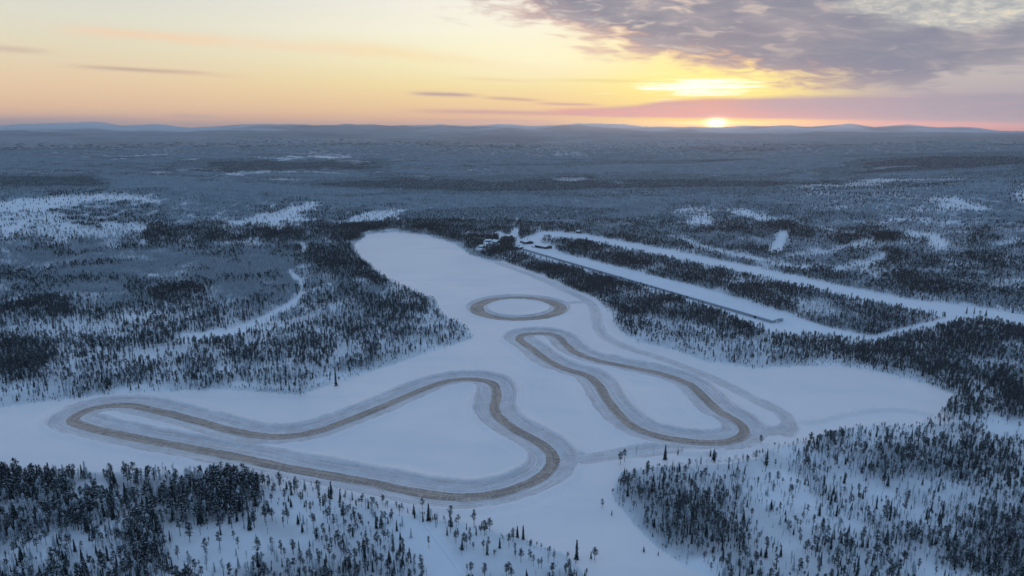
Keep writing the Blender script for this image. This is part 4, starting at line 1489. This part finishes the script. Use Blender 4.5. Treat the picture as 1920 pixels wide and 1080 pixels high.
PW = 24.0
coll_plots = bpy.data.collections.new('forest_plots')
PLV = [(.24, .30), (.23, .6), (.22, .95), (.12, .3), (.12, .85), (.035, .4), (.007, .3)]
pi = 0
for (dn_, ff_) in PLV:
    for q in range(3):
        coll_plots.objects.link(bpy.data.objects.new('forest_plot_%02d' % pi, plot(900 + pi, PW, int(dn_ * PW * PW), ff_)))
        pi += 1


def scatter_far():
    nx = int(R_FAR * math.sin(AZM) * 2 / PW)
    ny = int(R_FAR / PW)
    gx, gy = np.meshgrid(np.arange(nx), np.arange(ny))
    X = (gx.ravel() + .5 + (rng.random(gx.size) - .5) * .5) * PW - R_FAR * math.sin(AZM)
    Y = (gy.ravel() + .5 + (rng.random(gx.size) - .5) * .5) * PW
    rr_ = np.hypot(X, Y)
    k = (rr_ < R_FAR) & (rr_ > R_SINGLE + PW * .3) & (np.abs(np.arctan2(X, Y)) < AZM)
    X, Y = X[k], Y[k]
    Z = height(X, Y)
    pX, pY = project(X, Y, Z)
    jX, jY = far_jit(X, Y)
    d = look(dens, pX + jX, pY + jY) * look(canopen, pX, pY)
    cl = fbm(X / 260, Y / 260, 81, 4)
    d = d * np.clip(.30 + 2.6 * (cl - .25), .2, 1.5) * np.clip(.4 + 1.3 * fbm(X / 60, Y / 60, 83, 2), .4, 1.4)
    far_ = sstep(1900, 3200, np.hypot(X, Y))
    f0 = look(fros, pX + jX * .4, pY + jY * .5)
    loose = sstep(.18, .45, f0)
    f = f0 + (fbm(X / 500, Y / 400, 85, 3) - .5) * (.35 + .45 * loose) + loose * (far_ * (fbm(X / 1100, Y / 600, 87, 4) - .5) * .6 + relief(X, Y))
    bog = sstep(.63, .70, fbm(X / 240, Y / 300, 91, 5, .65)) * far_
    d = d * (1 - .92 * bog)
    v_ = np.full(len(X), -1)
    v_[d > .003] = 6
    v_[d > .020] = 5
    v_[(d > .065)] = 3
    v_[(d > .065) & (f > .45)] = 4
    v_[(d > .13)] = 0
    v_[(d > .13) & (f > .3)] = 1
    v_[(d > .13) & (f > .72)] = 2
    v_[rng.random(len(X)) < sstep(4200, 7600, np.hypot(X, Y)) * .95] = -1
    k = v_ >= 0
    X, Y, Z, v_ = X[k], Y[k], Z[k], v_[k]
    ids = v_ * 3 + rng.integers(0, 3, len(X))
    print('far plots', len(X))
    return np.stack([X, Y, Z], -1), rng.integers(0, 4, len(X)) * (math.pi / 2), rng.uniform(.9, 1.2, len(X)), ids


fp, frz, fsc, fid = scatter_far()
lft = fp[:, 0] < 0
for nm, lab, sel in (('forest', 'far forest over the hills on the left', lft), ('forest', 'far forest over the ridges on the right', ~lft)):
    instancer(nm, fp[sel], frz[sel], fsc[sel], fid[sel], coll_plots, lab)


# ------------------------------------------------------------------ buildings
def boxes(name, items, m_, parent, **props):
    """items: list of 8-corner hexahedra (bottom ring, top ring)"""
    V, F = [], []
    for c in items:
        b = len(V)
        V += [tuple(p) for p in c]
        F += [(b, b + 3, b + 2, b + 1), (b + 4, b + 5, b + 6, b + 7)] + [(b + k, b + (k + 1) % 4, b + 4 + (k + 1) % 4, b + 4 + k) for k in range(4)]
    return put(name, mesh_np(name, np.array(V), np.array(F), [m_]), parent, **props)


def cuboid(x0, x1, y0, y1, z0, z1):
    return [(x0, y0, z0), (x1, y0, z0), (x1, y1, z0), (x0, y1, z0), (x0, y0, z1), (x1, y0, z1), (x1, y1, z1), (x0, y1, z1)]


def house(name, label, cat, base, axis, L, W, wall_h, rise, wm, doors=(), windows=(), end_door=None, over=.6, chimney=False, snow_t=.45):
    """local x runs along the ridge, local -y is the front; origin at the front-left corner"""
    e = bpy.data.objects.new(name, None)
    S.collection.objects.link(e)
    e.location = base
    e.rotation_euler = (0, 0, math.atan2(axis[1], axis[0]))
    e['label'], e['category'] = label, cat
    # walls with gables, one closed shell
    V = [(0, 0, -1.5), (L, 0, -1.5), (L, W, -1.5), (0, W, -1.5), (0, 0, wall_h), (L, 0, wall_h), (L, W, wall_h), (0, W, wall_h), (0, W / 2, wall_h + rise), (L, W / 2, wall_h + rise)]
    F = [(0, 1, 5, 4), (2, 3, 7, 6), (1, 2, 6, 5), (3, 0, 4, 7), (5, 6, 9, 9), (7, 4, 8, 8), (4, 5, 9, 8), (6, 7, 8, 9)]
    me = bpy.data.meshes.new('wall')
    me.from_pydata(V, [], [tuple(dict.fromkeys(f)) for f in F])
    me.materials.append(wm)
    put('wall', me, e)
    # snow-laden roof: two thick slabs meeting at the ridge
    k = rise / (W / 2)
    x0, x1 = -over, L + over
    zr = wall_h + rise
    ze = wall_h - over * k
    seg = max(2, int(L / 12))
    V, F = [], []
    rnd = random.Random(int(L * 10))
    for i in range(seg + 1):
        xx = x0 + (x1 - x0) * i / seg
        w_ = rnd.uniform(-.06, .06)
        for (yy, zz) in ((-over, ze + .02), (W / 2, zr + .02), (W + over, ze + .02), (W + over, ze + snow_t + w_), (W / 2, zr + snow_t * .9 + w_), (-over, ze + snow_t + w_)):
            V.append((xx, yy, zz))
    for i in range(seg):
        a, b = i * 6, i * 6 + 6
        for q in range(6):
            q2 = (q + 1) % 6
            F.append((a + q, a + q2, b + q2, b + q))
    F += [(5, 4, 1, 0), (4, 3, 2, 1)]
    t_ = seg * 6
    F += [(t_ + 0, t_ + 1, t_ + 4, t_ + 5), (t_ + 1, t_ + 2, t_ + 3, t_ + 4)]
    me = bpy.data.meshes.new('roof')
    me.from_pydata(V, [], F)
    me.materials.append(M_ROAD)
    rf = put('roof', me, e)
    if chimney:
        boxes('chimney', [cuboid(L * .4, L * .4 + .8, W * .62, W * .62 + .8, wall_h, zr + 1.4)], M_DARKWOOD, rf)
    for (dx_, dw, dh) in doors:
        d = boxes('door', [cuboid(dx_, dx_ + dw, -.09, -.003, -.1, dh)], M_DOOR, e)
        boxes('handle', [cuboid(dx_ + dw * .85, dx_ + dw * .9, -.14, -.092, 1.0, 1.2)], M_CLAD, d)
    for (wx, ww, z0, z1) in windows:
        f_ = boxes('window', [cuboid(wx, wx + ww, -.07, -.003, z0, z1)], M_WDOOR, e)
        boxes('pane', [cuboid(wx + .12, wx + ww - .12, -.10, -.073, z0 + .12, z1 - .12)], M_GLASS, f_)
    if end_door:
        y0, y1, h_ = end_door
        boxes('door', [cuboid(L + .003, L + .1, y0, y1, -.1, h_)], M_WDOOR, e, label='wide white door in the end wall')
    return e


g = ground(np.array([980.0, 1448.0]), np.array([469.0, 606.3]))
A_, B_ = g[0], g[1]
ax = (B_ - A_)[:2]
LL = float(np.linalg.norm(ax))
zb = float(min(A_[2], B_[2]))
house('long_hall', 'very long low grey test hall with snow-covered roof beside the lake forest', 'building', (A_[0], A_[1], zb), ax, LL, 17, 3.1, 1.0, M_CLAD,
      doors=[(LL * f - 1.6, 3.2, 2.7) for f in (.22, .42, .60, .755, .955)], end_door=(5.0, 8.6, 2.3), over=.5, snow_t=.6)
M_SLAB = M_CLAD


def at(px_, py_):
    return ground(np.array([float(px_)]), np.array([float(py_)]))[0]


def hall(p0, p1, W, wh, rise, name, label, cat, wm, **kw):
    a, b = at(*p0), at(*p1)
    ax_ = (b - a)[:2]
    L = float(np.linalg.norm(ax_))
    return house(name, label, cat, (a[0], a[1], min(a[2], b[2])), ax_, L, W, wh, rise, wm, **kw)


hall((1002.6, 463.6), (1023, 467.6), 15, 4.4, 1.5, 'hall', 'larger dark hall with snowy gable roof at the head of the road', 'building', M_DARKWOOD, doors=[(3, 3.4, 3), (9, 3.4, 3)], windows=[(15, 1.6, 1.2, 2.4), (19, 1.6, 1.2, 2.4)], over=1.2)
hall((975.3, 454.6), (986, 458), 15, 4.0, 1.6, 'lodge', 'dark lodge with broad snowy roof left of the larger hall', 'building', M_DARKWOOD, doors=[(2, 1.4, 2.3)], windows=[(5, 1.8, 1, 2.3), (9, 1.8, 1, 2.3)], over=1.5, chimney=True)
hall((910.5, 453.5), (920.5, 453.8), 7, 2.8, 1.6, 'cabin', 'small cabin with straight snowy roof among the trees, left of the domed one', 'cabin', M_BOARD, doors=[(1, 1, 2.1)], windows=[(4, 1.4, 1, 2)], over=.9, chimney=True)
hall((923, 454.6), (931, 456.2), 8, 2.6, 2.4, 'cabin', 'cabin with steep rounded snowy roof beside the clearing', 'cabin', M_DARKWOOD, doors=[(1, 1, 2.1)], windows=[(4, 1.4, 1, 2)], over=1.3, snow_t=.8)
hall((898, 464), (904.5, 465.2), 6, 2.4, 1.8, 'cabin', 'lowest cabin in the trees nearest the lake head', 'cabin', M_BOARD, doors=[(1, .9, 2)], windows=[(3.4, 1.2, 1, 1.9)], over=.9, snow_t=.8)
hall((945, 446), (954, 448), 9, 4.6, 2.2, 'house', 'tall dark house with snowy roof beside the forest road', 'house', M_DARKWOOD, doors=[(1, 1, 2.1)], windows=[(3.4, 1.4, 1, 2.2), (6.2, 1.4, 1, 2.2)], over=.9, chimney=True)
hall((968, 466.3), (974.6, 468.2), 9, 3.6, .8, 'shed', 'flat-roofed dark shed at the far end of the long hall', 'shed', M_DARKWOOD, doors=[(1.5, 3, 2.6)], over=.4)
hall((1080, 437), (1088, 437.6), 8, 3.8, 1.2, 'shed', 'weathered brown shed at the edge of the wide snow straight', 'shed', M_BOARD, doors=[(2, 2.4, 2.4)], over=.5)


def car(p, yaw, paint, name, label, cat, van=False):
    loc = at(*p)
    e = bpy.data.objects.new(name, None)
    S.collection.objects.link(e)
    e.location = (loc[0], loc[1], loc[2] + .36)
    e.rotation_euler = (0, 0, R(yaw))
    e['label'], e['category'] = label, cat
    h_ = 2.1 if van else 1.5
    prof_ = [(-2.2, .35), (2.25, .35), (2.3, .85), (1.9, 1.0), (1.15, 1.05), (.55, h_), (-1.9, h_), (-2.25, 1.0)]
    V, F = [], []
    for i, wy in enumerate((-.9, .9)):
        V += [(a, wy * (.86 if b > 1.2 else 1), b) for a, b in prof_]
    m_ = len(prof_)
    F.append(tuple(range(m_))[::1])
    F.append(tuple(range(2 * m_ - 1, m_ - 1, -1)))
    for k in range(m_):
        k2 = (k + 1) % m_
        F.append((k, m_ + k, m_ + k2, k2))
    me = bpy.data.meshes.new('body')
    me.from_pydata(V, [], F)
    me.materials.append(paint)
    put('body', me, e)
    wz0, wz1 = 1.08, h_ - .12
    boxes('window', [cuboid(-1.7, .5, -.93, .93, wz0, wz1)], M_GLASS, e)
    for wx in (-1.4, 1.4):
        for wy in (-.92, .92):
            sp = Soup()
            for k in range(12):
                a0, a1 = 6.283 * k / 12, 6.283 * (k + 1) / 12
                for s_ in (-.11, .11):
                    sp.tri((wx, wy + s_, .33), (wx + .34 * math.cos(a0), wy + s_, .33 + .34 * math.sin(a0)), (wx + .34 * math.cos(a1), wy + s_, .33 + .34 * math.sin(a1)))
                q = [(wx + .34 * math.cos(a_), wy + s_, .33 + .34 * math.sin(a_)) for a_ in (a0, a1) for s_ in (-.11, .11)]
                sp.tri(q[0], q[1], q[3])
                sp.tri(q[0], q[3], q[2])
            put('wheel', soup_mesh('wheel', sp, [M_RUBBER]), e)


car((982.5, 459.3), 12, M_CARW, 'van', 'white van parked in front of the lodge', 'van', True)
car((999, 464.2), -30, M_CARD, 'car', 'dark car parked at the left end of the larger hall', 'car')
car((959, 464.6), 5, M_CARD, 'car', 'dark car parked alone left of the small shed', 'car')

# ------------------------------------------------------------------ haze
HAZE = 5.6e-5
hm, ht, hb = mat('haze')
ht.n.remove(hb)
pv = ht.n.new('ShaderNodeVolumePrincipled')
pv.inputs['Color'].default_value = (.66, .80, 1.0, 1)
pv.inputs['Density'].default_value = HAZE
pv.inputs['Anisotropy'].default_value = .58
try:
    pv.inputs['Density Attribute'].default_value = ''
except Exception:
    pass
outn = next(n_ for n_ in ht.n if n_.type == 'OUTPUT_MATERIAL')
ht.l.new(pv.outputs[0], outn.inputs['Volume'])
zs_ = [v.co.z for o in S.objects if o.name.startswith('snow_ground') for v in o.data.vertices]
zlo, zhi = min(zs_) - 1, max(max(zs_) + 15, H + 10)
hz = boxes('haze', [cuboid(-21500, 21500, -21500, 21500, zlo, zhi)], hm, None)
hz['kind'] = 'stuff'
hz['label'] = 'thin blue winter haze over the whole valley'
print('haze', zlo, zhi)
